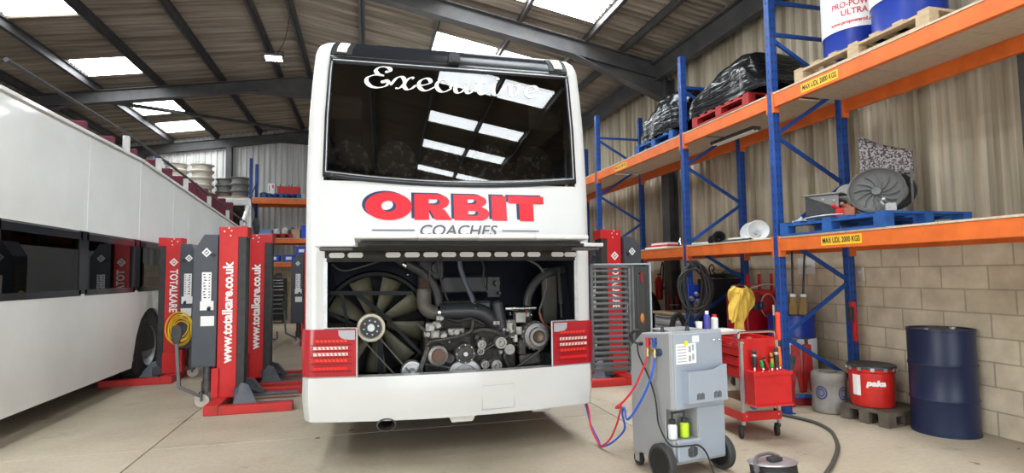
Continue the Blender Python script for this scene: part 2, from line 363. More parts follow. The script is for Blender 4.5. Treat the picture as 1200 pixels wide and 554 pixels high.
# ---------------- the coach ----------------
CX, CY = .775, 4.95
coach = thing('coach', 'white single-deck coach seen from the rear, engine hatch lifted over the open engine bay', 'coach', (CX, CY, 0), radians(-.5))
def lerp_tab(T, z):
    if z <= T[0][0]: return T[0][1]
    for (a, p), (b, q) in zip(T, T[1:]):
        if z <= b: return p+(q-p)*(z-a)/(b-a)
    return T[-1][1]
HW = [(.376, 1.243), (.72, 1.26), (1.8, 1.266), (2.4, 1.268), (2.9, 1.255), (3.3, 1.228), (3.46, 1.210), (3.53, 1.19), (3.565, 1.15)]
def lift(z): return z if z < 2.45 else 2.45+(z-2.45)*1.024
def hw(z): return lerp_tab(HW, z)
TOPB = [(0, 0), (2.2, 0), (3.46, .055), (3.54, .075), (3.58, .11)]
BUL = [(.3, .13), (1.7, .12), (1.9, .10), (2.34, .006), (3.6, .004)]
def rear_pt(f, z, off=0.0):
    """point on the rear skin: f = -1..1 across (|f|>1 wraps on to the side), off = outward"""
    h = hw(z); rc = .10; sg = 1 if f > 0 else -1; a = abs(f)
    y0 = lerp_tab(TOPB, z)
    flat = 1-rc/h
    if a <= flat:
        u = f*h; return (u, y0-lerp_tab(BUL, z)*(1-(u/1.25)**2)-off, lift(z))
    if a <= 1:
        t = (a-flat)/(1-flat)*pi/2
        yb = y0-lerp_tab(BUL, z)*(1-((h-rc)/1.25)**2)
        return (sg*((h-rc)+(rc+off)*sin(t)), yb+rc-(rc+off)*cos(t), lift(z))
    yb = y0-lerp_tab(BUL, z)*(1-((h-rc)/1.25)**2)+rc
    return (sg*(h+off), yb+(a-1), lift(z))
WF, BF, LF = .887, .868, .670
FS = [-1.0, -.985, -.965, -.94, -.92, -.905, -WF, -BF, -LF, -.53, -.4, -.27, -.13, 0, .13, .27, .4, .53, LF, BF, WF, .905, .92, .94, .965, .985, 1.0]
SIDE = [11.0, 9.5, 8.0, 6.5, 5.0, 3.5, 2.3, 1.2, .5]
FULL = [-(1+q) for q in SIDE]+FS+[1+q for q in reversed(SIDE)]
ZS = [.376, .45, .715, 1.12, 1.40, 1.69, 1.80, 2.0, 2.2, 2.36, 2.6, 2.9, 3.2, 3.42, 3.46, 3.50, 3.54, 3.565]
body = MB(); nf = len(FULL)
vs = [rear_pt(f, z) for z in ZS for f in FULL]; fs = []
for j in range(len(ZS)-1):
    for i in range(nf-1):
        fm = (FULL[i]+FULL[i+1])/2; zm = (ZS[j]+ZS[j+1])/2
        if abs(fm) < WF and 2.36 < zm < 3.42: continue
        if abs(fm) < BF and 1.12 < zm < 1.69: continue
        if abs(fm) < LF and .715 < zm < 1.12: continue
        if abs(fm) > 1.45 and 2.2 < zm < 3.2: continue
        fs.append((j*nf+i, j*nf+i+1, (j+1)*nf+i+1, (j+1)*nf+i))
body.add(vs, fs, 0, True)
top = len(ZS)-1; roofv = []
prev = [rear_pt(f, 3.565) for f in FULL]
for k, (sc, dz, dy) in enumerate(((.93, .028, .03), (.8, .05, .07), (.5, .065, .1), (.0, .07, .12))):
    cur = [(x*sc, y+dy, 3.565+dz) for x, y, z in prev]
    roofv.append(cur)
allr = [prev]+roofv; vs = [p for r in allr for p in r]
body.add(vs, [(j*nf+i, j*nf+i+1, (j+1)*nf+i+1, (j+1)*nf+i) for j in range(4) for i in range(nf-1)], 0, True)
yfm = rear_pt(-12, 1)[1]
body.box(-1.25, 1.25, yfm-.05, yfm, .4, 3.56, 0)
bo = body.build('body', [M['white_paint']], coach, ang=40)
q = bo.modifiers.new('weld', 'WELD'); q.merge_threshold = .001
def skin(f0, f1, z0, z1, off, nu=24, nv=4, keep=None, zf=None):
    fn = lambda u, v: rear_pt(f0+(f1-f0)*u, (z0+(z1-z0)*v) if zf is None else zf(f0+(f1-f0)*u, v), off)
    g = MB(); g.grid(fn, nu, nv, 0, True, keep); return g
# rear window with its black surround
zwb = lambda f: 2.40-.062*(1-min(1, abs(f)/WF)**2)
zw = lambda f, v: zwb(f)+.035+(3.385-zwb(f)-.035)*v
GL = glass_mat('tinted_window', (.36, .355, .33), .0, 1.62)
rw = skin(-.872, .872, 0, 0, .006, 30, 10, None, zw).build('rear_window', GL, coach)
fr = MB()
def strip(fa, za, fb, zb, wd, off, n=24, thick=.02):
    A = [(fa(t/n), za(t/n)) for t in range(n+1)]
    vs = [rear_pt(f, z, off) for f, z in A]+[rear_pt(fb(t/n), zb(t/n), off) for t in range(n+1)]
    fr.add(vs, [(i, i+1, n+2+i, n+1+i) for i in range(n)], 0, True)
strip(lambda t: -.89+1.78*t, lambda t: zwb(-.89+1.78*t)-.012, lambda t: -.865+1.73*t, lambda t: zwb(-.865+1.73*t)+.05, 0, .012)
strip(lambda t: -.89+1.78*t, lambda t: 3.43, lambda t: -.865+1.73*t, lambda t: 3.37, 0, .012)
for sg in (-1, 1):
    strip(lambda t: sg*.892, lambda t: 2.39+1.04*t, lambda t: sg*.862, lambda t: 2.43+.95*t, 0, .012)
fo = fr.build('window_frame', M['black_gloss'], coach, solid=.012)
sl = MB()
for f0 in (-.873, .873): sl.tube([rear_pt(f0, 2.43+.95*t/10, .02) for t in range(11)], .005, 6)
sl.tube([rear_pt(-.87+1.74*t/20, 3.395, .02) for t in range(21)], .005, 6)
sl.tube([rear_pt(-.87+1.74*t/20, zwb(-.87+1.74*t/20)+.035, .02) for t in range(21)], .005, 6)
sl.build('window_seal', M['galv'], coach)
bd = skin(-.892, .892, 3.437, 3.57, .012, 30, 4)
bo2 = bd.build('roof_band', M['black_gloss'], coach)
mkb = MB()
for f in (-.815, .815):
    mk = skin(f-.07, f+.07, 3.445, 3.56, .02, 8, 2).build('marker_panel', M['black_plastic'], coach)
    skin(f-.034, f+.034, 3.462, 3.548, .03, 4, 2).build('marker_lens', mat('lens_white', (.85, .86, .82), .3), mk, solid=.012)
cm = MB(); c0 = rear_pt(-.01, 3.50, .0); cm.cyl((c0[0], c0[1], 3.515), (c0[0], c0[1]-.07, 3.515), .05, .045, 18); cm.cbox((c0[0], c0[1]-.05, 3.485), (.10, .1, .07)); cm.cyl((c0[0], c0[1]-.1, 3.485), (c0[0], c0[1]-.11, 3.485), .028)
cm.build('rear_camera', M['black_plastic'], coach, bevel=.004)
# bumper
def bump_fn(u, v):
    f = -1.35+2.7*u; z = .372+(.722-.372)*v
    zl = .372-.012*(1-min(1, abs(f))**2)
    z = zl+(.722-zl)*v
    o = .018+.012*sin(pi*v)
    return rear_pt(f, z, o)
bp = MB(); bp.grid(bump_fn, 54, 8, 0, True)
bp.add([rear_pt(-1.0+2*i/30, .722, .018) for i in range(31)]+[rear_pt(-1.0+2*i/30, .722, -.10) for i in range(31)], [(i, i+1, 32+i, 31+i) for i in range(30)], 0, False)
bp.add([rear_pt(-1.0+2*i/30, .365, .018) for i in range(31)]+[rear_pt(-1.0+2*i/30, .40, -.16) for i in range(31)], [(i, i+1, 32+i, 31+i) for i in range(30)], 0, False)
bmp = bp.build('bumper', M['white_paint'], coach)
ln = MB()
P = [(.19, .605), (.475, .605), (.475, .405), (.19, .405)]
for (a, b), (c, d) in zip(P, P[1:]+P[:1]): ln.tube([rear_pt((a+(c-a)*t/6)/1.25, b+(d-b)*t/6, .0275) for t in range(7)], .0022, 5)
ln.build('panel_line', mat('seam_grey', (.45, .45, .46), .6), bmp)
tw = MB(); y0 = rear_pt(0, .36)[1]
tw.prism([(-.115, .37), (.13, .37), (.095, .305), (-.085, .305)], .05, Matrix(((1, 0, 0, .02), (0, 0, 1, y0+.02), (0, 1, 0, 0), (0, 0, 0, 1)))); tw.build('towing_cover', M['old_white'], coach, bevel=.008)
ex = MB(); ex.lathe([(.055, 0), (.062, 0), (.064, .02), (.064, .5), (.05, .5), (.05, .01)], 20, Matrix.Translation((-.605, -.135, .333)) @ Matrix.Rotation(-pi/2, 4, 'X') @ Matrix.Diagonal((1.25, .8, 1, 1))); ex.build('exhaust_pipe', M['dirty_iron'], coach)
bk = MB(); bk.box(-.98, -.42, .03, .25, .365, .40); bk.build('exhaust_shield', M['black_rubber'], coach)
jk = MB(); jk.cbox((.88, .5, .235), (.16, .12, .06)); jk.bar((.88, .5, .25), (.80, .6, .5), .05, .05); jk.ell((.95, .47, .245), (.045, .05, .04)); jk.build('jacking_bracket', M['old_white'], coach, bevel=.01)
# tail lamps
def lamp(sg):
    p = MB(); f0, f1 = (.672, 1.06)
    N = 22
    fn = lambda u, v: rear_pt(sg*(f0+(f1-f0)*u), .732+(1.115-.732)*v, .022+.006*sin(pi*v))
    p.grid(fn, N, 8, 0, True)
    for v in (0, 1):
        vs = [fn(i/N, v) for i in range(N+1)]+[rear_pt(sg*(f0+(f1-f0)*i/N), .732+(1.115-.732)*v, -.02) for i in range(N+1)]
        p.add(vs, [(i, i+1, N+2+i, N+1+i) for i in range(N)], 0, False)
    o = p.build('tail_lamp', mat('red_lamp_paint', rgb(172, 16, 34), .3, coat=.5, col2=rgb(160, 13, 30), scale=3), coach, ang=50)
    for k, (z, mm) in enumerate(((1.022, 'amber_strip'), (.965, 'clear_strip'), (.915, 'clear_strip'), (.865, 'amber_strip'), (.80, 'red_strip'))):
        q = MB(); q.grid(lambda u, v: rear_pt(sg*(.725+.205*u), z-.012+.024*v, .034), 10, 1, 0, True)
        for i in range(8):
            fa = .73+.2*i/8; q.add([rear_pt(sg*fa, z-.010, .038), rear_pt(sg*(fa+.012), z-.010, .038), rear_pt(sg*(fa+.018), z+.010, .038), rear_pt(sg*(fa+.006), z+.010, .038)], [(0, 1, 2, 3)], 1)
        q.build('lamp_strip', [mat(mm, dict(amber_strip=rgb(206, 34, 34), clear_strip=rgb(236, 214, 206), red_strip=rgb(222, 44, 40))[mm], .3), mat(mm+'_rib', dict(amber_strip=rgb(226, 80, 50), clear_strip=rgb(176, 120, 110), red_strip=rgb(210, 36, 36))[mm], .3)], o)
    rv = MB()
    for z in (.99, .94, .89, .835, .775):
        rv.tube([rear_pt(sg*(.70+.24*i/8), z, .028) for i in range(9)], .004, 5)
    rv.build('rib', mat('red_dark', rgb(150, 14, 26), .35), o)
    ci = MB(); poly = [(.678, 1.108), (.775, 1.108), (.775, 1.06), (.757, 1.043), (.72, 1.033), (.69, 1.036), (.678, 1.05)] if True else None
    poly = [(.680, 1.108), (.785, 1.108), (.782, 1.06), (.765, 1.040), (.735, 1.030), (.680, 1.030)] if sg > 0 else [(.680, 1.108), (.785, 1.108), (.782, 1.066), (.765, 1.044), (.735, 1.030), (.680, 1.030)]
    ci.add([rear_pt(sg*f, z, .031) for f, z in poly], [tuple(range(6))]); ci.build('reverse_lens', mat('lens_smoke', (.42, .42, .46), .2, coat=.5), o)
    tr = MB(); tr.tube([rear_pt(sg*.667, .725+.40*i/4, .02) for i in range(5)], .009, 6); tr.tube([rear_pt(sg*(.667+.21*i/6), 1.122, .01) for i in range(7)], .007, 6); tr.build('lamp_trim', M['galv'], o)
lamp(-1); lamp(1)
# jambs of the bay and bars beside it
for sg in (-1, 1):
    jb = MB(); jb.bar(rear_pt(sg*.868, 1.12, .004), rear_pt(sg*.868, 1.70, .004), .022, .03); jb.build('bay_jamb', M['galv'], coach)
st = MB(); st.cyl((1.03, .25, 1.60), (1.0, .12, 1.27), .018, n=10); st.cyl((1.0, .12, 1.27), (.985, .06, 1.14), .009, n=8); st.build('gas_strut', M['black_plastic'], coach)
# slotted top rail
rl = MB(); rl.grid(lambda u, v: rear_pt(-.872+1.744*u, 1.668+.11*v, .010), 24, 1)
rail = rl.build('slotted_rail', M['black_rubber'], coach, solid=.008)
for x in (-1.0, -.852, -.548, -.392, -.238, -.085, .068, .22, .372, .524, .676, .905, 1.035):
    s_ = MB(); fx = (x+.0)/1.255
    pts = [(cos(t)*.022+(.04 if cos(t) > 0 else -.04), sin(t)*.022) for t in [pi*(i+.5)/6 for i in range(12)]]
    s_.add([rear_pt(fx+px/1.255, 1.724+pz, .018) for px, pz in pts], [tuple(range(12))]); s_.build('slot', mat('slot_white', (.74, .74, .72), .5), rail)
# lifted hatch: wide wings at the hinge, narrower tongue between the lamps
ht = MB(); NY = 14
def hatch_y(t): return -.03-t
def hatch_z(t): return 1.780+.005*t+max(0, t-.6)*.09
prof = [0, .15, .3, .45, .58, .60, .75, .9, .98]
def hatch_w(t): return 1.135 if t <= .59 else .845
for (i0, t0), (i1, t1) in zip(enumerate(prof), list(enumerate(prof))[1:]):
    if t0 == .58: continue
    w0 = hatch_w(t0 if t0 != .60 else .6); w1 = hatch_w(t1)
    for s0, s1 in ((-1, -.5), (-.5, 0), (0, .5), (.5, 1)):
        cr = lambda s, t: -.05*(1-s*s)
        ht.add([(s0*w0, hatch_y(t0)+cr(s0, t0), hatch_z(t0)), (s1*w0, hatch_y(t0)+cr(s1, t0), hatch_z(t0)), (s1*w1, hatch_y(t1)+cr(s1, t1), hatch_z(t1)), (s0*w1, hatch_y(t1)+cr(s0, t1), hatch_z(t1))], [(0, 1, 2, 3)], 0, True)
for s0, s1 in ((-1, -.5), (-.5, 0), (0, .5), (.5, 1)):
    cr = lambda s: -.05*(1-s*s)
    ht.add([(s0*.845, hatch_y(.58)+cr(s0), hatch_z(.58)), (s1*.845, hatch_y(.58)+cr(s1), hatch_z(.58)), (s1*.845, hatch_y(.6)+cr(s1), hatch_z(.6)), (s0*.845, hatch_y(.6)+cr(s0), hatch_z(.6))], [(0, 1, 2, 3)], 0, True)
hat = ht.build('engine_hatch', M['white_paint'], coach, solid=.03, bevel=.008)
hl = MB()
for t0, t1, w_ in ((.02, .56, 1.10), (.56, .955, .80)):
    hl.box(-w_, w_, hatch_y(t1)-.0, hatch_y(t0), hatch_z(t0)-.024, hatch_z(t0)-.014)
hl.box(-.82, -.76, hatch_y(.95), hatch_y(.6), 1.75, 1.775); hl.box(.76, .82, hatch_y(.95), hatch_y(.6), 1.75, 1.775); hl.box(-.8, .8, hatch_y(.93), hatch_y(.85), 1.765, 1.79)
hl.build('hatch_lining', M['black_rubber'], hat, bevel=.006)
for sg in (-1, 1):
    wg = MB(); wg.box(sg*.86 if sg > 0 else -1.10, 1.10 if sg > 0 else -.86, hatch_y(.575), hatch_y(.535), 1.738, 1.765); wg.cyl((sg*.88, hatch_y(.5), 1.752), (sg*1.08, hatch_y(.5), 1.752), .014, n=10); wg.build('hatch_seal', M['dark_steel'], hat, bevel=.006)
# bay shell
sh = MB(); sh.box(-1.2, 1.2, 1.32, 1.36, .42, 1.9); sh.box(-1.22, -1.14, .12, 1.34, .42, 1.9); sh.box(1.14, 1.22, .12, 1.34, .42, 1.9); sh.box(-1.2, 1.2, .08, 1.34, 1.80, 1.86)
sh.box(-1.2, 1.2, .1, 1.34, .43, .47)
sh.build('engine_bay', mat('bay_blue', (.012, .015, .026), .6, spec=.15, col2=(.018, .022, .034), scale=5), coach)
uf = MB(); uf.box(-1.2, 1.2, 1.35, 10.8, .42, .5); uf.build('underframe', M['black_rubber'], coach)
# lettering
WH = mat('decal_white', (.86, .87, .87), .4)
RD = mat('decal_red', rgb(214, 22, 40), .4, col2=rgb(200, 18, 36), scale=3); NB = mat('decal_navy', rgb(26, 44, 78), .4); GYD = mat('decal_grey', (.10, .10, .11), .5)
def on_rear(vs2, x0, z0, off):      # (x to the right, z up) relative to the coach
    return [rear_pt((x0+x)/hw(z0+z), z0+z, off) for x, z in vs2]
def poly_letters(L, dx, dz, off, m, name):
    g = MB()
    for outer, holes in L:
        bm = bmesh.new()
        loops = [outer]+holes; es = []
        for lp in loops:
            V = [bm.verts.new((x, z, 0)) for x, z in lp]
            es += [bm.edges.new((V[i], V[(i+1) % len(V)])) for i in range(len(V))]
        bmesh.ops.triangle_fill(bm, edges=es, use_beauty=True)
        bm.verts.index_update(); vv = [(v.co.x, v.co.y) for v in bm.verts]; ff = [tuple(v.index for v in f.verts) for f in bm.faces]; bm.free()
        g.add(on_rear(vv, dx, dz, off), ff, 0, False)
    return g.build(name, m, coach)
def arc(cx, cz, rx, rz, a0, a1, n): return [(cx+rx*cos(radians(a0+(a1-a0)*i/n)), cz+rz*sin(radians(a0+(a1-a0)*i/n))) for i in range(n+1)]
ZL, ZH = 2.025, 2.255; X = lambda wx: wx-CX
zc = (ZL+ZH)/2
LET = []
LET.append((arc(X(.187), zc+.004, .197, .122, 0, 348, 29), [arc(X(.187), zc+.004, .062, .048, 0, 345, 23)]))
x0, x1 = X(.403), X(.727)
LET.append(([(x0, ZL), (x0, ZH), (x1-.11, ZH)]+arc(x1-.11, ZH-.065, .09, .065, 85, -75, 10)+[(x1-.06, ZL+.09), (x1, ZL), (x1-.145, ZL), (x1-.19, ZL+.09), (x0+.125, ZL+.09), (x0+.125, ZL)], [[(x0+.125, ZL+.135), (x0+.125, ZH-.045)]+arc(x1-.135, ZH-.07, .035, .025, 90, -90, 6)]))
x0, x1 = X(.746), X(1.062)
LET.append(([(x0, ZL), (x0, ZH), (x1-.11, ZH)]+arc(x1-.11, ZH-.055, .09, .055, 85, -70, 8)+arc(x1-.095, ZL+.06, .095, .062, 70, -85, 9)+[(x1-.11, ZL)], [[(x0+.125, ZL+.04), (x0+.125, ZL+.085)]+arc(x1-.13, ZL+.0625, .03, .0225, 90, -90, 6), [(x0+.125, ZH-.085), (x0+.125, ZH-.04)]+arc(x1-.14, ZH-.0625, .03, .0225, 90, -90, 6)]))
x0, x1 = X(1.085), X(1.222); LET.append(([(x0, ZL), (x0, ZH), (x1, ZH), (x1, ZL)], []))
x0, x1 = X(1.241), X(1.575); LET.append(([(x0, ZH), (x1, ZH), (x1, ZH-.07), (x1-.1, ZH-.07), (x1-.1, ZL), (x0+.1, ZL), (x0+.1, ZH-.07), (x0, ZH-.07)], []))
poly_letters(LET, -.025, .014, .004, NB, 'lettering_shadow')
poly_letters(LET, 0, 0, .007, RD, 'lettering')
def rear_text(body, wx, z, width, size, m, off=.004, shear=0, bold=0):
    v, f = text_geo(body, size, bold, shear); x0 = min(p[0] for p in v); x1 = max(p[0] for p in v); k = width/(x1-x0)
    g = MB(); g.add(on_rear([((p[0]-(x0+x1)/2)*k, p[1]) for p in v], X(wx), z, off), f); return g.build('lettering', m, coach)
rear_text('COACHES', .79, 1.93, .68, .135, GYD, .004, .25, .0015)
for a, b in ((.057, .41), (1.164, 1.509)):
    rl2 = MB(); rl2.grid(lambda u, v: rear_pt((X(a)+(b-a)*u)/1.25, 1.930+.010*v, .004), 6, 1); rl2.build('lettering_rule', GYD, coach)
# script lettering on the glass: broad-nib strokes
def script(strokes, x0, z0, s, thin=.06, thick=.25):
    g = MB()
    for st in strokes:
        P = smooth_pts([(x, y, 0) for x, y in st], 7); n = len(P); Lp = []; Rp = []
        for i in range(n):
            d = (P[min(i+1, n-1)]-P[max(i-1, 0)]); a = atan2(d.y, d.x)
            wd = thin+(thick-thin)*abs(sin(a-radians(28)))**1.6
            if i < 2 or i > n-3: wd *= .7
            nx, ny_ = -sin(a)*wd/2, cos(a)*wd/2
            Lp.append((P[i].x+nx, P[i].y+ny_)); Rp.append((P[i].x-nx, P[i].y-ny_))
        g.add(on_rear([(x*s, y*s*.66) for x, y in Lp+Rp], x0, z0, .012), [(i, i+1, n+i+1, n+i) for i in range(n-1)])
    return g
def sh_(st, dx): return [[(x+dx, y) for x, y in q] for q in st]
cE = [[(1.02, 1.42), (1.0, 1.56), (1.16, 1.58), (1.22, 1.42), (1.08, 1.26), (.86, 1.28), (.70, 1.46), (.42, 1.66), (.40, 1.66)][:0] or [(1.0, 1.36), (1.12, 1.30), (1.24, 1.42), (1.20, 1.62), (.96, 1.72), (.66, 1.62), (.50, 1.36), (.62, 1.08), (.92, .98)], [(.92, .98), (.48, 1.0), (.10, .78), (.02, .42), (.22, .08), (.60, -.02), (.98, .14), (1.14, .44), (1.02, .62), (.86, .54), (.90, .38)]]
cx_ = [[(-.25, .25), (.0, .75), (.22, .98), (.42, .92), (.50, .60), (.46, .25), (.60, .0), (.85, .08), (1.08, .40)], [(.98, .93), (.82, .98), (.62, .75), (.42, .35), (.20, .05), (.0, .04)]]
ce = [[(.0, .38), (.35, .45), (.66, .66), (.64, .92), (.42, 1.0), (.14, .76), (.06, .38), (.24, .04), (.52, .02), (.90, .34)]]
cc = [[(.60, .78), (.62, .95), (.40, 1.0), (.12, .75), (.06, .36), (.24, .03), (.52, .02), (.88, .34)]]
cu = [[(-.18, .34), (.05, .80), (.20, .98)], [(.24, .98), (.14, .50), (.16, .08), (.36, .0), (.62, .28), (.76, .70), (.82, .98)], [(.84, .98), (.74, .50), (.76, .10), (.92, .02), (1.16, .34)]]
ct = [[(-.14, .34), (.12, .85), (.34, 1.45)], [(.36, 1.48), (.22, .80), (.14, .30), (.24, .02), (.44, .04), (.72, .36)], [(.0, .98), (.30, 1.0), (.58, 1.0)]]
ci_ = [[(-.14, .34), (.08, .78), (.18, .98)], [(.22, .98), (.12, .50), (.14, .08), (.32, .02), (.60, .34)], [(.26, 1.32), (.34, 1.40), (.38, 1.32)]]
cv = [[(-.14, .34), (.08, .84), (.24, .98), (.36, .80), (.34, .30), (.44, .02), (.66, .14), (.84, .55), (.82, .92), (.70, .98), (.70, .86)], [(.78, .84), (.98, .80), (1.10, .90)]]
ST = []; dx = 0
for st, adv in ((cE, 1.50), (cx_, 1.18), (ce, .96), (cc, .94), (cu, 1.30), (ct, .84), (ci_, .74), (cv, 1.18), (ce, 1.0)): ST += sh_(st, dx); dx += adv
script(ST, -.80+.02, 3.178, .166).build('script_lettering', WH, rw)
# side glazing, far end glazing
for sg in (-1, 1):
    g = MB(); g.box(*( (sg*1.17-.01, sg*1.17+.01) ), .46, 11.0, 2.2, 3.2); so = g.build('side_window', GL, coach)
    for y in (1.9, 3.4, 4.9, 6.4, 7.9, 9.4): d = MB(); d.box(sg*1.2-.02, sg*1.2+.02, y-.05, y+.05, 2.2, 3.2); d.build('window_pillar', M['black_gloss'], so)
# saloon seen through the glass
sf = MB(); sf.box(-1.15, 1.15, .3, 10.9, 1.92, 1.97); sf.box(-1.15, -.82, .5, 10.9, 3.02, 3.25); sf.box(.82, 1.15, .5, 10.9, 3.02, 3.25); sf.box(-1.15, 1.15, .25, 10.9, 3.5, 3.53)
sf.build('saloon', mat('saloon_trim', (.10, .085, .065), .8), coach, bevel=.02)
SEATM = mat('seat_moquette', (.035, .034, .038), .9, col2=(.21, .20, .19), scale=16, lo=.54, hi=.60)
for k, x in enumerate((-.95, -.50, -.05, .42, .88)):
    for r in range(3):
        if r and abs(x+.05) < .1: continue
        y = .50+r*.85
        p = MB(); pr = [(-.20, 1.98), (-.225, 2.40)]+arc(0, 2.55, .215, .30, 170, 10, 12)+[(.225, 2.40), (.20, 1.98)]
        p.prism(pr, .12, Matrix(((1, 0, 0, x), (0, 0, 1, y), (0, 1, 0, 0), (0, 0, 0, 1)))); p.build('seat', SEATM, coach, bevel=.03)
# access flap lock on the left corner
lk = MB(); lk.ell((-1.262, .32, 1.60), (.012, .05, .035)); lk.build('flap_lock', M['black_plastic'], coach)
fp = MB()
P = [(.17, 1.43), (.17, 1.83), (.55, 1.83), (.55, 1.43)]
for (a, b), (c, d) in zip(P, P[1:]+P[:1]): fp.bar((-1.257, a, b), (-1.257, c, d), .006, .006)
fp.build('side_flap', M['seam_grey'], coach)
# road wheels
for y in (2.85, 4.2, 9.6):
    for sg in (-1, 1):
        t = MB(); t.lathe([(.30, -.14), (.46, -.15), (.50, -.10), (.50, .10), (.46, .15), (.30, .14)], 32, Matrix.Translation((sg*1.06, y, .50)) @ Matrix.Rotation(pi/2, 4, 'Y')); wo = t.build('wheel', M['black_rubber'], coach)
        r = MB(); r.lathe([(.01, .06), (.14, .07), (.17, .02), (.27, .0), (.30, .10), (.31, .13)], 24, Matrix.Translation((sg*1.06, y, .50)) @ Matrix.Rotation(sg*pi/2, 4, 'Y')); r.build('wheel_rim', M['alloy'], wo)
        a = MB(); a.lathe([(.001, 0), (.56, 0)], 32, Matrix.Translation((sg*1.2575, y, .52)) @ Matrix.Rotation(pi/2, 4, 'Y')); a.build('wheel_arch', M['black_rubber'], coach)
# ---------------- engine ----------------
E_ = lambda x, y, z: (x-CX, y-CY, z)
fanc = E_(.09, 5.62, 1.085)
fn_ = MB(); fn_.lathe([(.47, -.10), (.50, -.12), (.53, -.10), (.50, .12), (.47, .12)], 40, Matrix.Translation(fanc) @ Matrix.Rotation(pi/2, 4, 'X')); fn_.lathe([(.001, .05), (.09, .05), (.11, .0), (.11, -.06)], 20, Matrix.Translation(fanc) @ Matrix.Rotation(pi/2, 4, 'X'))
fan = fn_.build('cooling_fan', mat('fan_black', (.010, .010, .012), .5, spec=.2), coach)
bl = MB(); pts = []
for v in range(5):
    r = .10+.355*v/4; wd = .040+.062*v/4
    for u in (-1, 0, 1): pts.append((u*wd+.02*v/4, .05*u+.012*abs(u), r))
bl.add(pts, [(v*3+u, v*3+u+1, v*3+u+4, v*3+u+3) for v in range(4) for u in range(2)], 0, True)
BLM = mat('fan_blade_olive', (.22, .205, .14), .55, col2=(.16, .15, .10), scale=6)
b0 = bl.build('fan_blade', BLM, fan, solid=.008)
b0.location = fanc; b0.rotation_euler = (0, radians(18), 0)
for k in range(1, 9):
    b = b0.copy(); COL.objects.link(b); b.rotation_euler = (0, radians(18+40*k), 0)
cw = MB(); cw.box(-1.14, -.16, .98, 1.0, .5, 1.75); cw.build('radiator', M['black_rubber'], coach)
shr = MB()
n = 40; c = fanc
out = []
for i in range(n):
    a = 2*pi*i/n; ca, sa = cos(a), sin(a); k = min((1.13+c[0])/max(1e-6, abs(ca)) if ca < 0 else .56/max(1e-6, abs(ca)), (1.72-c[2] if sa > 0 else c[2]-.5)/max(1e-6, abs(sa)))
    k = max(k, .53); out.append((c[0]+ca*k, .72, c[2]+sa*k))
inn = [(c[0]+cos(2*pi*i/n)*.515, .70, c[2]+sin(2*pi*i/n)*.515) for i in range(n)]
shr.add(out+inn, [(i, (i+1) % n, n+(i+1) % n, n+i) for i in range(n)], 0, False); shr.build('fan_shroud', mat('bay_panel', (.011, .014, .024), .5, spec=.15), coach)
fb = MB()
fb.bar(E_(-.34, 5.38, 1.40), E_(.42, 5.38, 1.385), .02, .035); fb.bar(E_(-.08, 5.38, 1.39), E_(.22, 5.36, 1.13), .025, .04); fb.bar(E_(-.22, 5.38, 1.40), E_(-.08, 5.38, .70), .022, .03)
fb.bar(E_(.125, 5.40, 1.06), E_(.135, 5.40, .60), .03, .05); fb.bar(E_(.22, 5.38, 1.12), E_(.5, 5.38, .82), .022, .03); fb.bar(E_(-.33, 5.38, 1.22), E_(-.05, 5.38, 1.08), .022, .03); fb.cyl(E_(-.345, 5.2, 1.68), E_(-.345, 5.2, 1.15), .03, n=10)
fb.build('fan_frame', mat('frame_black', (.012, .013, .016), .45, spec=.2), coach)
def pulley(c, r, wd, prof, mats, nm='pulley', n=28):
    g = MB(); Mx = Matrix.Translation(E_(*c)) @ Matrix.Rotation(pi/2, 4, 'X')
    for pr, m in prof: g.lathe([(max(1e-4, a*r), b*wd) for a, b in pr], n, Mx, m)
    return g.build(nm, mats, coach)
CREAM = mat('cream_plastic', (.62, .58, .46), .45)
p = pulley((.045, 5.15, 1.10), .122, .06, [([(.74, .55), (.80, 1), (.97, 1), (1, .8), (1, -1)], 0), ([(.0, .5), (.74, .5)], 1), ([(.0, .85), (.26, .85), (.30, .5)], 2)], [CREAM, M['black_plastic'], M['galv']])
for k in range(8):
    a = 2*pi*k/8+.2; q = E_(.045+.062*cos(a), 5.12, 1.10+.062*sin(a)); bt = MB(); bt.cyl(q, (q[0], q[1]-.012, q[2]), .007, n=6); bt.build('pulley_bolt', M['galv'], p)
sp = MB(); sp.cyl(E_(.05, 5.55, 1.09), E_(.045, 5.16, 1.10), .05, n=12); sp.build('fan_shaft', M['dark_steel'], coach)
def belt(a, b, r=.012): 
    g = MB(); g.bar(E_(*a), E_(*b), .03, .012); return g
for a, b in (((.115, 5.14, 1.01), (.46, 5.14, .60)), ((-.03, 5.16, 1.0), (.25, 5.16, .68)), ((1.30, 5.13, .66), (1.62, 5.13, .86)), ((.46, 5.16, .77), (.83, 5.15, .70)), ((.83, 5.15, .74), (1.36, 5.15, 1.02))):
    belt(a, b).build('drive_belt', mat('belt_grey', (.075, .075, .075), .5), coach)
ROT = [('p1', (.625, 5.13, .835), .075), ]
pulley((.625, 5.14, .835), .088, .06, [([(.66, 1), (.72, 1.2), (1, 1), (1, -1)], 0), ([(.0, .9), (.66, .9)], 1)], [M['alloy'], mat('rust_brown', (.16, .09, .065), .7)])
pulley((.735, 5.17, .80), .045, .05, [([(0, 1), (.9, 1), (1, .8), (1, -1)], 0)], [M['dirty_iron']])
d2 = pulley((.865, 5.13, .845), .092, .07, [([(.0, 1.1), (.2, 1.1), (.24, .9), (.7, .8), (.78, 1), (.97, 1), (1, .8), (1, -1)], 0)], [M['dirty_iron']])
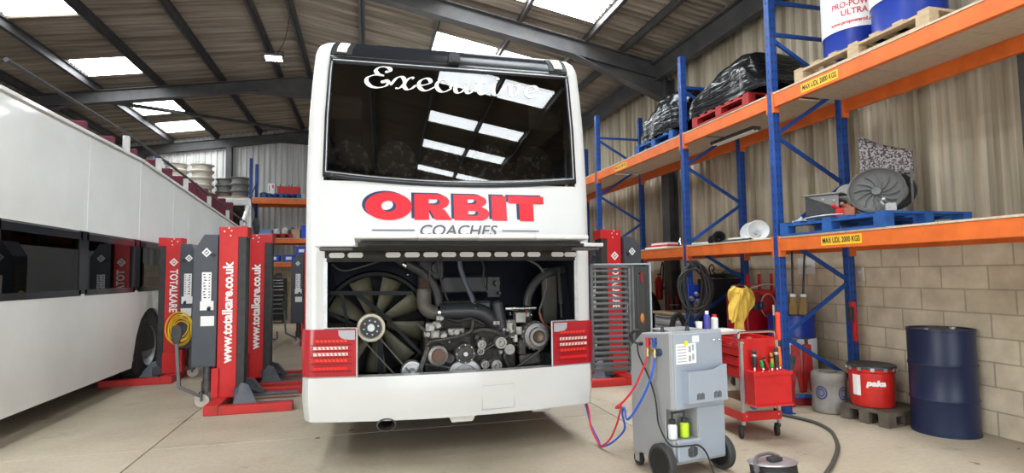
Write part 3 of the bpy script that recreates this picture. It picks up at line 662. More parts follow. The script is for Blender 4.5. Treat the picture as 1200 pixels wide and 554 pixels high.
for k in range(8):
    a = 2*pi*k/8; q = E_(.865+.078*cos(a), 5.06, .845+.078*sin(a)); bt = MB(); bt.cyl(q, (q[0], q[1]-.012, q[2]), .007, n=6); bt.build('pulley_bolt', M['galv'], d2)
bt = MB(); q = E_(.865, 5.05, .845); bt.cyl(q, (q[0], q[1]-.02, q[2]), .02, n=8); bt.build('pulley_bolt', M['galv'], d2)
for c, r in (((1.025, 5.15, .915), .042), ((1.02, 5.18, .85), .035), ((1.20, 5.13, .925), .055), ((1.05, 5.13, .735), .038), ((1.155, 5.12, .725), .05)):
    pulley(c, r, .05, [([(0, 1.2), (.2, 1.2), (.25, .6), (.62, .6), (.68, 1), (.95, 1), (1, .8), (1, -1)], 0)], [M['alloy']])
pulley((.87, 5.14, .64), .155, .05, [([(0, .5), (.62, .5), (.68, 1), (.93, 1), (1, .8), (1, -1)], 0)], [M['galv']])
pulley((.40, 5.17, .70), .095, .05, [([(0, .7), (.3, .8), (.34, .5), (.72, .5), (.78, 1), (.95, 1), (1, .8), (1, -1)], 0)], [M['galv']])
al = MB(); Mx = Matrix.Translation(E_(1.55, 5.22, .97)) @ Matrix.Rotation(pi/2, 4, 'X')
al.lathe([(.05, .16), (.06, .18), (.085, .18), (.085, .13), (.12, .12), (.13, .09), (.13, -.14), (.10, -.2), (.001, -.2)], 30, Mx)
al.lathe([(.001, .15), (.045, .17), (.05, .15)], 18, Mx, 1); alo = al.build('alternator', [mat('alternator_grey', (.20, .20, .20), .45, .6, col2=(.28, .27, .26), scale=16), mat('brass_dull', (.20, .15, .10), .5, .6)], coach)
af = MB()
for k in range(18):
    a = 2*pi*k/18; af.bar(E_(1.55+.128*cos(a), 5.13, .97+.128*sin(a)), E_(1.55+.128*cos(a), 5.32, .97+.128*sin(a)), .012, .012)
af.build('cooling_fin', M['alloy'], alo)
ab = MB(); ab.cbox(E_(1.42, 5.25, 1.14), (.10, .12, .10)); ab.cbox(E_(1.33, 5.27, 1.06), (.09, .1, .12), rz=.3); ab.cbox(E_(1.47, 5.3, 1.16), (.12, .08, .05))
ab.build('alternator_bracket', M['alloy'], coach, bevel=.01)
blk = MB()
blk.cbox(E_(.95, 5.60, .80), (.86, .7, .5)); blk.cbox(E_(.80, 5.26, .93), (.30, .12, .16)); blk.cbox(E_(1.02, 5.30, .99), (.22, .10, .11), rz=.1); blk.cbox(E_(.72, 5.3, .70), (.34, .12, .16)); blk.cbox(E_(1.1, 5.28, .80), (.3, .12, .14))
blk.cbox(E_(.98, 5.62, 1.09), (.66, .6, .12)); blk.cbox(E_(1.62, 5.4, .72), (.4, .3, .16))
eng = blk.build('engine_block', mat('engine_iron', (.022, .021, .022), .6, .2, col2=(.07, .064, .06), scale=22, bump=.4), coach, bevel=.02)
for a in ((.57, 5.2, 1.08, .06), (.63, 5.18, 1.10, .05), (.60, 5.16, 1.02, .055), (.68, 5.22, 1.0, .06), (.54, 5.22, 1.02, .045), (.76, 5.25, 1.02, .04), (.66, 5.2, 1.16, .04)):
    g = MB(); g.cbox(E_(*a[:3]), (a[3]*1.5, .1, a[3]*1.4), rz=random.uniform(-.5, .5)); g.cyl(E_(a[0], a[1]-.02, a[2]), E_(a[0], a[1]-.09, a[2]), a[3]*.45, n=10); g.build('pump_housing', M['alloy'], coach, bevel=.012)
br = MB(); br.bar(E_(.435, 5.10, .62), E_(.535, 5.10, .92), .035, .06, up=(0, 1, 0)); br.tube(smooth_pts([E_(.52, 5.12, .90), E_(.56, 5.12, .955), E_(.68, 5.12, .975), E_(.83, 5.13, 1.0), E_(.93, 5.14, 1.04), E_(.955, 5.16, 1.13)], 5), .014, 8); br.build('adjuster_bracket', M['dirty_iron'], coach, bevel=.006)
def hose(pts, r, m, nm='hose', n=10, rr=None):
    g = MB(); g.tube(smooth_pts([E_(*p) for p in pts], 6), r, n); return g.build(nm, m, coach)
HB = mat('hose_black', (.030, .030, .033), .45, col2=(.05, .05, .05), scale=10)
DUCT = mat('duct_grey', (.032, .036, .045), .38, col2=(.05, .05, .055), scale=4)
hose([(.20, 5.30, 1.76), (.32, 5.30, 1.68), (.45, 5.32, 1.61), (.56, 5.33, 1.53), (.635, 5.35, 1.42), (.665, 5.36, 1.30), (.66, 5.38, 1.18)], .042, HB)
cl = MB()
for q in ((.30, 5.30, 1.685), (.32, 5.30, 1.675)): cl.ell(E_(q[0]+.03, q[1]-.04, q[2]-.03), (.012, .012, .03), mx=None)
cl.build('hose_clip', M['chrome'], coach)
cg = MB(); P = []; rr = []
for i in range(25):
    P.append(E_(.54-.006*i/24, 5.36, 1.56-.16*i/24)); rr.append(.062+.008*(i % 2))
cg.tube(P, .06, 14, rr=rr); cg.build('bellows_hose', mat('bellows_brown', (.085, .06, .052), .6), coach)
hose([(.53, 5.36, 1.42), (.525, 5.36, 1.33), (.54, 5.34, 1.25), (.60, 5.33, 1.205), (.67, 5.33, 1.20)], .068, mat('elbow_olive', (.11, .105, .09), .5), 'intake_elbow', 14)
cl = MB(); cl.cyl(E_(.645, 5.33, 1.20), E_(.675, 5.33, 1.20), .073, n=20); cl.cyl(E_(.685, 5.33, 1.20), E_(.695, 5.33, 1.20), .072, n=20); cl.build('hose_clamp', M['chrome'], coach)
hose([(.67, 5.33, 1.205), (.85, 5.33, 1.21), (1.0, 5.33, 1.205), (1.10, 5.33, 1.17), (1.19, 5.34, 1.08), (1.22, 5.36, 1.0)], .078, DUCT, 'intake_duct', 14)
g = MB(); g.cbox(E_(.93, 5.42, 1.24), (.5, .14, .13)); g.build('duct_box', DUCT, coach, bevel=.03)
g = MB(); g.cyl(E_(1.215, 5.30, 1.28), E_(1.27, 5.30, .98), .055, .06, 18); g.cyl(E_(1.21, 5.30, 1.30), E_(1.215, 5.30, 1.275), .035, .05, 18); g.cyl(E_(1.26, 5.30, 1.02), E_(1.275, 5.30, .94), .066, n=18); g.build('filter_canister', DUCT, coach)
hose([(.86, 5.35, 1.76), (.87, 5.35, 1.62), (.92, 5.35, 1.47), (.98, 5.34, 1.33), (1.0, 5.33, 1.25)], .026, mat('hose_slate', (.06, .075, .10), .4))
hose([(.60, 5.4, 1.74), (.66, 5.4, 1.68), (.69, 5.4, 1.50), (.74, 5.4, 1.34), (.78, 5.38, 1.26)], .012, HB)
hose([(1.50, 5.35, .98), (1.53, 5.35, 1.12), (1.53, 5.35, 1.30), (1.60, 5.35, 1.45), (1.72, 5.35, 1.545), (1.88, 5.36, 1.585), (1.98, 5.4, 1.6)], .042, HB)
hose([(1.36, 5.33, 1.70), (1.52, 5.33, 1.69), (1.66, 5.33, 1.61), (1.72, 5.33, 1.46), (1.68, 5.32, 1.30), (1.635, 5.3, 1.18), (1.66, 5.28, 1.08), (1.71, 5.2, 1.03)], .011, mat('cable_grey', (.10, .10, .10), .5))
hose([(1.635, 5.29, 1.17), (1.66, 5.27, 1.08), (1.72, 5.19, 1.02)], .013, mat('cable_rust', (.30, .10, .05), .5), 'cable_sleeve')
hose([(1.38, 5.3, 1.16), (1.45, 5.28, 1.12), (1.50, 5.26, 1.20)], .012, mat('red_tube', (.35, .04, .03), .5), 'cable')
fx = MB(); fx.cyl(E_(1.29, 5.30, 1.225), E_(1.42, 5.30, 1.222), .028, n=16)
for i in range(9):
    x = 1.43+.018*i; fx.cyl(E_(x, 5.30, 1.22), E_(x+.009, 5.30, 1.22), .027, n=14)
fx.cyl(E_(1.4, 5.30, 1.22), E_(1.60, 5.30, 1.22), .016, n=10); fx.build('flexible_pipe', M['chrome'], coach)
pn = MB(); pn.cbox(E_(1.84, 5.62, 1.32), (.16, .06, .58)); pn.build('bay_side_panel', mat('panel_olive', (.13, .125, .10), .6), coach, bevel=.02)
vb = MB(); vb.cbox(E_(1.27, 5.75, 1.42), (.14, .1, .22)); vb.cyl(E_(1.29, 5.68, 1.46), E_(1.29, 5.62, 1.46), .03, n=12); vb.cyl(E_(1.31, 5.68, 1.36), E_(1.31, 5.6, 1.36), .014, n=10); vb.build('valve_block', M['black_plastic'], coach, bevel=.01)
bc = MB(); bc.cbox(E_(.62, 5.7, 1.60), (.26, .2, .2)); bc.cyl(E_(.66, 5.58, 1.62), E_(.66, 5.5, 1.62), .05, n=14); bc.cbox(E_(.97, 5.8, 1.45), (.5, .12, .18)); bc.build('air_dryer', M['black_plastic'], coach, bevel=.02)
bo_ = MB()
for q in ((.37, 5.26, 1.56), (.99, 5.26, 1.285), (1.0, 5.26, 1.24), (.90, 5.255, 1.14), (1.33, 5.25, 1.17), (1.53, 5.2, 1.16)): bo_.ell(E_(*q), (.014, .014, .014), n=8)
bo_.build('bolt_head', M['chrome'], coach)
hose([(.44, 5.2, 1.13), (.52, 5.18, 1.05), (.60, 5.17, .98), (.70, 5.18, .93)], .016, M['dirty_iron'], 'coolant_pipe', 8)
hose([(.95, 5.2, 1.02), (1.05, 5.19, 1.04), (1.16, 5.2, 1.02), (1.24, 5.22, .98)], .018, M['dirty_iron'], 'coolant_pipe', 8)
hose([(1.27, 5.22, .94), (1.29, 5.2, .86), (1.26, 5.2, .78), (1.30, 5.2, .68)], .022, HB)
hose([(1.36, 5.25, 1.12), (1.34, 5.22, 1.02), (1.38, 5.2, .92), (1.44, 5.2, .82), (1.42, 5.2, .72)], .012, HB)
hose([(.70, 5.3, 1.16), (.82, 5.26, 1.12), (.95, 5.25, 1.14), (1.08, 5.26, 1.08)], .013, HB)
hose([(.50, 5.25, 1.60), (.56, 5.25, 1.50), (.58, 5.26, 1.66), (.64, 5.3, 1.70)], .010, HB)
hose([(1.10, 5.5, 1.72), (1.12, 5.45, 1.6), (1.10, 5.42, 1.48), (1.14, 5.40, 1.38)], .012, HB)
hose([(-.30, 5.3, 1.66), (-.20, 5.3, 1.60), (-.02, 5.32, 1.64), (.15, 5.32, 1.70)], .012, HB)
g = MB(); g.cyl(E_(1.285, 5.16, .86), E_(1.285, 5.10, .86), .048, n=20); g.cyl(E_(1.285, 5.10, .86), E_(1.285, 5.09, .86), .03, n=16); g.build('tensioner', M['alloy'], coach)
g = MB(); g.bar(E_(1.40, 5.2, .74), E_(1.60, 5.2, .76), .05, .10); g.cbox(E_(1.42, 5.2, .86), (.07, .1, .12)); g.build('alternator_foot', M['dirty_iron'], coach, bevel=.012)
g = MB(); g.cbox(E_(.80, 5.22, 1.03), (.16, .08, .07), rz=.15); g.cyl(E_(.80, 5.17, 1.03), E_(.80, 5.14, 1.03), .025, n=12); g.build('thermostat_housing', M['alloy'], coach, bevel=.012)
for k, (x, z) in enumerate(((1.33, .99), (1.36, .95), (1.31, 1.06), (1.40, 1.02))):
    g = MB(); g.cbox(E_(x, 5.2, z), (.03, .05, .07), rz=.2*k); g.build('pale_connector', M['old_white'], coach, bevel=.004)
for k in range(26):       # small fittings over the engine front
    x = random.uniform(.58, 1.45); z = random.uniform(.72, 1.10)
    g = MB(); g.cbox(E_(x, 5.25, z), (random.uniform(.03, .08), .06, random.uniform(.02, .06)), rz=random.uniform(-.4, .4)); g.cyl(E_(x, 5.22, z), E_(x, 5.17, z), random.uniform(.008, .02), n=8); g.build('engine_fitting', random.choice([M['alloy'], M['dirty_iron'], M['dark_steel']]), coach, bevel=.005)
# louvred side door standing open beside the right rear corner
gd = MB(); gx0, gx1, gy = 1.40, 1.83, .35; gz0, gz1 = .575, 1.63
for z in (gz0, gz1-.03): gd.box(gx0, gx1, gy-.02, gy+.02, z, z+.035)
for x in (gx0-.01, gx1-.03, gx1+.005): gd.box(x, x+.028, gy-.02, gy+.02, gz0, gz1)
GRM = mat('grille_grey', (.115, .12, .125), .45, .3, col2=(.17, .175, .18), scale=5)
door = gd.build('side_grille_door', GRM, coach, bevel=.004)
for k in range(18):
    z = gz0+.06+k*.0545
    s_ = MB(); s_.add([(gx0, gy-.02, z), (gx1-.02, gy-.02, z), (gx1-.02, gy+.03, z+.018), (gx0, gy+.03, z+.018)], [(0, 1, 2, 3)]); s_.build('louvre', GRM, door, solid=.008)
dp = MB(); dp.box(gx1+.03, gx1+.20, gy-.03, gy+.03, gz0+.02, gz1-.01); dp.box(gx1+.045, gx1+.15, gy-.045, gy-.02, gz0+.12, gz1-.10); dp.build('door_edge', mat('door_edge_dark', (.035, .038, .038), .5), door, bevel=.015)
g = MB(); g.box(gx1+.195, gx1+.212, gy-.04, gy+.04, gz0, gz1+.01); g.box(gx0+.02, gx1+.21, gy-.04, gy+.04, gz1+.0, gz1+.014); g.build('door_skin', mat('door_skin_grey', (.36, .40, .43), .4), door)
g = MB(); g.box(gx1+.085, gx1+.115, gy-.055, gy-.04, 1.45, 1.55); g.build('red_label', mat('label_red', rgb(120, 30, 40), .5), door)
g = MB(); g.ell((gx1+.10, gy-.045, 1.09), (.022, .012, .05)); g.build('side_reflector', mat('amber_reflector', rgb(200, 120, 40), .3), door)
# ---------------- pallet racking along the right wall ----------------
def upright(x, y, h, fx, parent, punched=True):
    g = MB(); g.box(x-.045, x+.045, y-.04, y+.04, 0, h)
    o = g.build('upright', M['blue_rack'], parent, bevel=.006)
    s_ = MB()
    for k in range(int(h/.10)):
        z = .08+.10*k
        for dx in (-.022, .022): s_.box(x+dx-.006, x+dx+.006, y-.0415, y-.0395, z, z+.035)
    for k in range(int(h/.10)):
        z = .08+.10*k
        s_.box(x-.0465, x-.0445, y-.005, y+.005, z, z+.035) if fx > 0 else s_.box(x+.0445, x+.0465, y-.005, y+.005, z, z+.035)
    so = s_.build('slot', M['ink'], o); so['kind'] = 'stuff'
    f = MB(); f.box(x-.07, x+.07, y-.06, y+.06, 0, .008); f.build('foot_plate', M['blue_rack'], o)
    return o
rack = thing('pallet_racking', 'blue and orange pallet racking with chipboard decks along the right wall', 'racking', (0, 0, 0))
RY = [2.55, 5.33, 7.18, 10.30, 13.2, 16.1]; XF, XB = 4.45, 5.38
for y in RY:
    h = 5.25 if y < 6 else 4.68
    upright(XF, y, h, 1, rack); upright(XB, y, h, 1, rack)
    z = .30; k = 0
    nodes = []
    while z < (4.25 if y < 6 else h-.2): nodes.append((XB if k % 2 == 0 else XF, z)); z += .53+.06*(k % 2); k += 1
    for (xa, za), (xb, zb) in zip(nodes, nodes[1:]):
        g = MB(); g.bar((xa, y, za), (xb, y, zb), .025, .042); g.build('brace', M['blue_rack'], rack)
    for zz in (h-.45,) + ((4.24, 4.62) if y < 6 else ()):
        g = MB(); g.bar((XF, y, zz), (XB, y, zz), .025, .042); g.build('brace', M['blue_rack'], rack)
for i in range(5):
    y0, y1 = RY[i]+.045, RY[i+1]-.045
    for zb_, zt_ in ((1.765, 1.905), (3.375, 3.520)):
        for x in (XF-.01, XB+.01):
            g = MB(); g.box(x-.03, x+.03, y0, y1, zb_, zt_); bo_ = g.build('beam', M['orange_beam'], rack, bevel=.006)
            for yy in (y0+.004, y1-.004): c = MB(); c.box(x-.04, x+.04, yy-.012, yy+.012, zb_-.06, zt_+.03); c.build('beam_connector', M['orange_beam'], bo_)
        nb = max(2, round((y1-y0)/.9))
        for k in range(nb):
            ya, yb_ = y0+(y1-y0)*k/nb, y0+(y1-y0)*(k+1)/nb
            g = MB(); g.box(XF-.045, XB+.03, ya+.004, yb_-.004, zt_+.001, zt_+.019); g.build('deck_board', M['chipboard'], rack)
def beam_label(y, z):
    g = MB(); g.box(XF-.042, XF-.0405, y-.24, y+.24, z-.045, z+.045); o = g.build('load_label', M['yellow_label'], rack)
    v, f = text_geo('MAX UDL 2000 KGS', .075, .002); k = .44/(max(p[0] for p in v)-min(p[0] for p in v))
    t = MB(); t.add([(p[0]*k, p[1], 0) for p in v], f, 0, False, facing((XF-.0435, y, z), (0, -1, 0), (0, 0, 1))); t.build('label_text', M['ink'], o)
beam_label(4.62, 3.447); beam_label(4.45, 1.84); beam_label(9.2, 3.447)
# pallets
def pallet(name, label, loc, rz, m, L=1.2, W=1.0, group=None):
    t = thing(name, label, 'pallet', loc, rz, group)
    for k in range(7):
        g = MB(); x = -L/2+.05+(L-.1)*k/6; g.box(x-.05, x+.05, -W/2, W/2, .122, .144); g.build('deck_slat', m, t)
    for x in (-L/2+.06, 0, L/2-.06):
        for y in (-W/2+.05, 0, W/2-.05):
            g = MB(); g.box(x-.06, x+.06, y-.05, y+.05, .022, .100); g.build('block', m, t)
    for y in (-W/2+.05, 0, W/2-.05):
        g = MB(); g.box(-L/2, L/2, y-.05, y+.05, 0, .022); g.build('bottom_slat', m, t)
        g = MB(); g.box(-L/2, L/2, y-.05, y+.05, .100, .122); g.build('stringer', m, t)
    return t
DZ = 3.540
pallet('pallet', 'red pallet under the wrapped load, on the top deck by the middle rack post', (4.90, 6.28, DZ), pi/2, M['red_pallet'])
pallet('pallet', 'blue pallet under the further wrapped load on the top deck', (4.93, 8.05, DZ), pi/2, M['blue_pallet'])
pallet('pallet', 'bare wooden pallet on the top deck carrying blue oil drums', (4.93, 4.22, DZ), pi/2, M['pale_wood'], L=1.5)
pallet('pallet', 'blue pallet heaped with vehicle parts on the lower deck', (4.90, 4.60, 1.925), pi/2, M['blue_pallet'], L=1.3)
def wrap_mat():
    m = bpy.data.materials.new('black_stretch_film'); m.use_nodes = True; nt = m.node_tree; N = nt.nodes; L = nt.links; b = N['Principled BSDF']
    b.inputs['Base Color'].default_value = (.006, .006, .007, 1); b.inputs['Roughness'].default_value = .24; b.inputs['Specular IOR Level'].default_value = .22
    tc = N.new('ShaderNodeTexCoord'); mp = N.new('ShaderNodeMapping'); mp.inputs['Scale'].default_value = (2, 1.5, 9); mp.inputs['Rotation'].default_value = (.35, 0, 0); L.new(tc.outputs['Object'], mp.inputs[0])
    n = N.new('ShaderNodeTexNoise'); n.inputs['Scale'].default_value = 1.6; n.inputs['Detail'].default_value = 2.5; n.inputs['Distortion'].default_value = .8; L.new(mp.outputs[0], n.inputs['Vector'])
    bp = N.new('ShaderNodeBump'); bp.inputs['Strength'].default_value = .5; bp.inputs['Distance'].default_value = .04; L.new(n.outputs['Fac'], bp.inputs['Height']); L.new(bp.outputs[0], b.inputs['Normal']); return m
WRAP = wrap_mat()
from mathutils import noise as mnoise
def wrapped(label, loc, prof, wx, seed):
    """prof: list of (y, top z) from near end to far end; wx: half depth"""
    g = MB(); ny_, nt_ = 30, 26
    y0, y1 = prof[0][0], prof[-1][0]
    def fn(u, v):
        y = y0+(y1-y0)*v; h = lerp_tab(prof, y); a = pi*u*1.0
        e = .45
        cx = cos(a); sx = sin(a); x = -wx*(abs(cx)**e)*(1 if cx > 0 else -1); z = h*(abs(sx)**e)
        k = .82+.18*min(1, 6*v, 6*(1-v)); x *= k
        if u > .12 and u < .88: x *= 1-.25*(z/max(.01, h))*.6
        p = Vector((x*3+seed, y*3, z*3)); d = mnoise.noise(p)*.05+mnoise.noise(p*2.7)*.025
        n = Vector((cx*-1, 0, sx)); return (x+n.x*d, y+.03*mnoise.noise(p*1.7), max(.0, z+n.z*d*(1 if z > .03 else 0)))
    g.grid(fn, nt_, ny_, 0, True)
    for v in (0, 1): g.add([fn(i/nt_, v) for i in range(nt_+1)], [tuple(range(nt_+1))], 0, False)
    o = g.build('wrapped_load', WRAP, None, loc); return tag(o, label, 'wrapped goods')
wrapped('big black film-wrapped load bulging upward on the red pallet', (4.88, 6.30, DZ+.146), [(-.95, .06), (-.72, .18), (-.55, .52), (-.35, .60), (.0, .61), (.25, .54), (.5, .36), (.75, .16), (.86, .03)], .48, 3)
wrapped('black film-wrapped load sloping down to its far end, on the blue top-deck pallet', (4.90, 8.05, DZ+.146), [(-.85, .50), (-.5, .68), (-.2, .70), (.1, .62), (.35, .52), (.5, .3), (.62, .03)], .48, 11)
# oil drums
def drum(name, label, loc, rz, body_m, band=None, texts=(), h=.88, r=.29, group=None, txt=None):
    t = thing(name, label, 'drum', loc, rz, group)
    g = MB(); pr = [(r-.012, 0), (r+.006, .0), (r+.006, .018), (r, .022)]
    for z in (h*.33, h*.66): pr += [(r, z-.02), (r+.009, z), (r, z+.02)]
    pr += [(r, h-.022), (r+.006, h-.018), (r+.006, h), (r-.01, h), (r-.012, h-.015), (.001, h-.015)]
    g.lathe(pr, 40); g.build('shell', body_m, t)
    if band:
        b = MB(); b.lathe([(r+.002, band[0]), (r+.011, band[0]+.002), (r+.011, band[1]-.002), (r+.002, band[1])], 40); b.build('label_band', mat('label_white', (.78, .80, .80), .5), t)
    for body, z, size, wid, mm in texts:
        v, f = text_geo(body, size, .002); x0 = min(p[0] for p in v); x1 = max(p[0] for p in v); k = wid/(x1-x0); R_ = r+.0135
        q = MB(); q.add([(R_*sin((p[0]-(x0+x1)/2)*k/R_), -R_*cos((p[0]-(x0+x1)/2)*k/R_), z+p[1]) for p in v], f); q.build('lettering', mm, t)
    c = MB(); c.cyl((r*.6, 0, h-.016), (r*.6, 0, h+.004), .03, n=14); c.cyl((-r*.6, 0, h-.016), (-r*.6, 0, h+.002), .02, n=12); c.build('bung', M['galv'], t)
    return t
RDT = mat('text_red', rgb(200, 60, 70), .5)
dt = (('PRO-POWER', .535, .085, .42, RDT), ('ULTRA', .45, .085, .24, RDT), ('www.propoweroil.co.uk', .355, .05, .46, RDT))
drum('oil_drum', 'blue oil drum with white red-lettered label, further of the two on the top deck', (4.93, 4.66, DZ+.146), radians(-45), M['blue_drum'], (.285, .80), dt)
drum('oil_drum', 'blue oil drum cut by the picture edge, nearer of the two on the top deck', (4.80, 3.95, DZ+.146), radians(-50), M['blue_drum'], (.285, .80), dt)
# lower deck: funnels, tubes, parts
FUN = mat('milky_plastic', (.80, .82, .83), .35)
def funnel(label, loc, rot, r, m):
    t = thing('funnel', label, 'funnel', loc); t.rotation_euler = rot
    g = MB(); g.lathe([(r*.97, .0), (r, -.005), (r, -.02), (r*.55, -.11), (.018, -.155)], 28); g.build('cone', m, t, solid=.004)
    s_ = MB(); s_.lathe([(.018, -.155), (.010, -.26)], 14); s_.build('spout', m, t, solid=.003); return t
DL = 1.924
funnel('white plastic funnel lying beside the rack post on the lower deck', (4.62, 5.88, DL+.125), Euler((radians(78), radians(0), radians(-28))), .125, FUN)
funnel('white plastic funnel tipped over further from the rack post', (4.68, 6.13, DL+.125), Euler((radians(72), 0, radians(-62))), .122, FUN)
funnel('black funnel mouth-out between the tubes on the lower deck', (4.58, 6.62, DL+.085), Euler((radians(86), 0, radians(-35))), .085, M['black_plastic'])
funnel('small black funnel at the far end of the tubes', (4.75, 7.02, DL+.07), Euler((radians(86), 0, radians(-60))), .07, M['black_plastic'])
def rod(name, label, cat, a, b, r, m):
    g = MB(); g.cyl(a, b, r, n=14); g.cyl(a, b, r*.8, n=14); c = Vector(a).lerp(Vector(b), .06); g.cyl(a, c, r*1.12, n=14); return tag(g.build(name, m), label, cat)
rod('tube', 'pale plastic tube lying along the lower deck behind the black funnel', 'tube', (4.70, 5.95, DL+.04), (4.72, 6.60, DL+.04), .03, mat('pale_plastic', (.62, .62, .56), .5))
rod('tube', 'grey metal tube further along the lower deck', 'tube', (4.85, 6.70, DL+.035), (4.82, 7.75, DL+.035), .03, M['galv'])
rod('tube', 'dark thin tube on the lower deck beside the white funnels', 'tube', (4.60, 5.98, DL+.02), (4.56, 6.5, DL+.02), .018, M['black_plastic'])
t = thing('flat_carton', 'stack of white and red flat cartons on the lower deck near the lift', 'carton', (4.75, 8.35, DL), .1)
for k, mm in enumerate((M['sticker_white'], M['red_worn'], M['sticker_white'])):
    g = MB(); g.cbox((.03*k, .02*k, .02+.035*k), (.35-.04*k, .6-.08*k, .033)); g.build('sheet_pack', mm, t)
bt = MB(); bt.lathe([(.03, 0), (.03, .09), (.012, .12), (.012, .14), (.001, .14)], 14); tag(bt.build('bottle', M['chrome'], None, (4.6, 7.62, DL)), 'small silver bottle on the lower deck by the far post', 'bottle')
PT = 1.925+.146
t = thing('steel_bracket_box', 'black box-shaped steel bracket with grey lid on the blue pallet', 'bracket', (4.62, 4.83, PT), radians(-62))
g = MB(); g.prism([(-.16, 0), (.16, 0), (.16, .19), (-.16, .24)], .22, Matrix(((1, 0, 0, 0), (0, 0, 1, -.11), (0, 1, 0, 0), (0, 0, 0, 1)))); g.build('box', M['black_plastic'], t, bevel=.006)
g = MB(); g.box(-.18, .18, -.14, .13, .245, .26); g.prism([(-.14, .24), (.16, .24), (.16, .10)], .006, Matrix(((1, 0, 0, 0), (0, 0, 1, -.118), (0, 1, 0, 0), (0, 0, 0, 1)))); g.build('lid', mat('lid_grey', (.20, .20, .20), .5), t, bevel=.003)
g = MB(); g.cyl((.02, -.12, .2), (.02, -.13, .2), .014, n=8); g.cyl((.12, -.12, .18), (.12, -.13, .18), .014, n=8); g.build('bolt_head', M['chrome'], t)
t = thing('air_filter_can', 'grey ribbed cylindrical air filter on the blue pallet, behind the bracket', 'filter', (4.95, 4.86, PT+.24), 0)
g = MB(); Mx = Matrix.Rotation(radians(75), 4, 'X') @ Matrix.Rotation(radians(-50), 4, 'Y')
Mx = Matrix.Rotation(radians(-50), 4, 'Z') @ Matrix.Rotation(radians(80), 4, 'X')
g.lathe([(.001, -.14), (.10, -.14), (.115, -.12), (.115, -.04), (.122, -.03), (.115, -.02), (.115, .04), (.122, .05), (.115, .06), (.115, .12), (.10, .14), (.001, .14)], 28, Mx); g.build('can', mat('grey_worn', (.25, .245, .23), .5, col2=(.34, .33, .31), scale=9), t)
g = MB(); g.lathe([(.13, .095), (.13, .105)], 28, Mx); g.ell((0, 0, -.20), (.10, .12, .05)); g.build('foot', M['black_rubber'], t)
t = thing('cooling_fan_cowl', 'large round black fan cowl with swirling vanes on the blue pallet', 'fan cowl', (4.78, 4.37, PT+.24), 0)
Mx = Matrix.Rotation(radians(-52), 4, 'Z') @ Matrix.Rotation(radians(68), 4, 'X')
g = MB(); g.lathe([(.235, -.04), (.245, .02), (.23, .03), (.215, .0), (.17, -.03), (.05, -.035), (.04, .0), (.001, .0)], 40, Mx); g.build('cowl', mat('cowl_grey', (.085, .085, .085), .55, col2=(.13, .13, .125), scale=6), t)
for k in range(12):
    a = 2*pi*k/12; P = [(cos(a+.5*q)*(.05+.14*q), sin(a+.5*q)*(.05+.14*q), -.022+.01*q) for q in (0, .33, .66, 1)]
    g = MB(); g.tube([Mx @ Vector(p) for p in P], .008, 5); g.build('vane', M['cowl_grey'], t)
t = thing('drive_belt_ring', 'dark rubber ring leaning behind the fan cowl', 'ring', (5.14, 4.55, PT+.27), 0)
g = MB(); g.tube([Matrix.Rotation(radians(-40), 4, 'Z') @ Vector((.20*cos(2*pi*k/28), 0, .17*sin(2*pi*k/28))) for k in range(28)], .035, 10, closed=True); g.build('ring', M['black_rubber'], t)
def mesh_panel():
    m = mat('speckled_mesh', (.30, .27, .27), .5, .3, col2=(.035, .03, .035), scale=55, lo=.46, hi=.54); return m
t = thing('perforated_guard', 'speckled grey perforated guard standing on the heap at the picture edge', 'guard', (4.97, 4.42, PT+.42), radians(-50))
g = MB(); g.grid(lambda u, v: (-.22+.44*u, .05*sin(pi*u), -.02+(.34-.10*u+.1*(1-u)**2)*v), 8, 6); g.build('guard_sheet', mesh_panel(), t, solid=.012)
g = MB(); g.bar((-.2, 0, -.25), (-.2, 0, .02), .03, .02); g.bar((.2, 0, -.3), (.2, 0, .02), .03, .02); g.build('guard_leg', M['dark_steel'], t)
rs2 = random.Random(5)
for k, (x, y, lb) in enumerate(((4.62, 4.60, 'reddish bracket casting'), (4.72, 4.68, 'dark cast elbow'), (4.60, 4.50, 'small rusty clamp'), (4.60, 5.08, 'flat grey plate'), (4.66, 5.17, 'pale hinge plate'), (4.72, 4.18, 'dull steel housing'))):
    g = MB(); mm = [M['red_worn'], M['dirty_iron'], M['cable_rust'], M['galv'], M['old_white'], M['alloy']][k]
    if k in (3, 4): g.cbox((0, 0, .012), (.14, .22, .024)); g.cyl((0, .05, .02), (0, .05, .06), .02, n=10)
    else: g.cbox((0, 0, .045), (.15, .09, .09)); g.cyl((-.03, 0, .05), (.10, .04, .11), .035, n=12); g.bar((0, 0, .05), (-.1, .06, .13), .03, .03)
    tag(g.build('vehicle_part', mm, None, (x, y, PT), rs2.uniform(-1, 1), bevel=.006), lb+' on the blue pallet of vehicle parts', 'vehicle part')
g = MB(); g.tube(smooth_pts([(4.56, 5.10, PT-.05), (4.45, 5.0, PT-.0), (4.42, 4.85, PT+.02), (4.46, 4.7, PT+.03), (4.56, 4.55, PT+.03)], 6), .006, 6); tag(g.build('cable', M['galv']), 'thin grey cable looped over the edge of the blue parts pallet', 'cable')
t = thing('strip_light', 'white fluorescent strip light hung under the top deck', 'light', (4.75, 6.45, 3.37))
g = MB(); g.cbox((0, 0, -.02), (.12, .9, .04)); g.build('housing', M['dark_steel'], t)
for dx in (-.03, .03):
    g = MB(); g.cyl((dx, -.42, -.05), (dx, .42, -.05), .012, n=10); g.build('tube', mat('tube_white', (.85, .87, .80), .3), t)
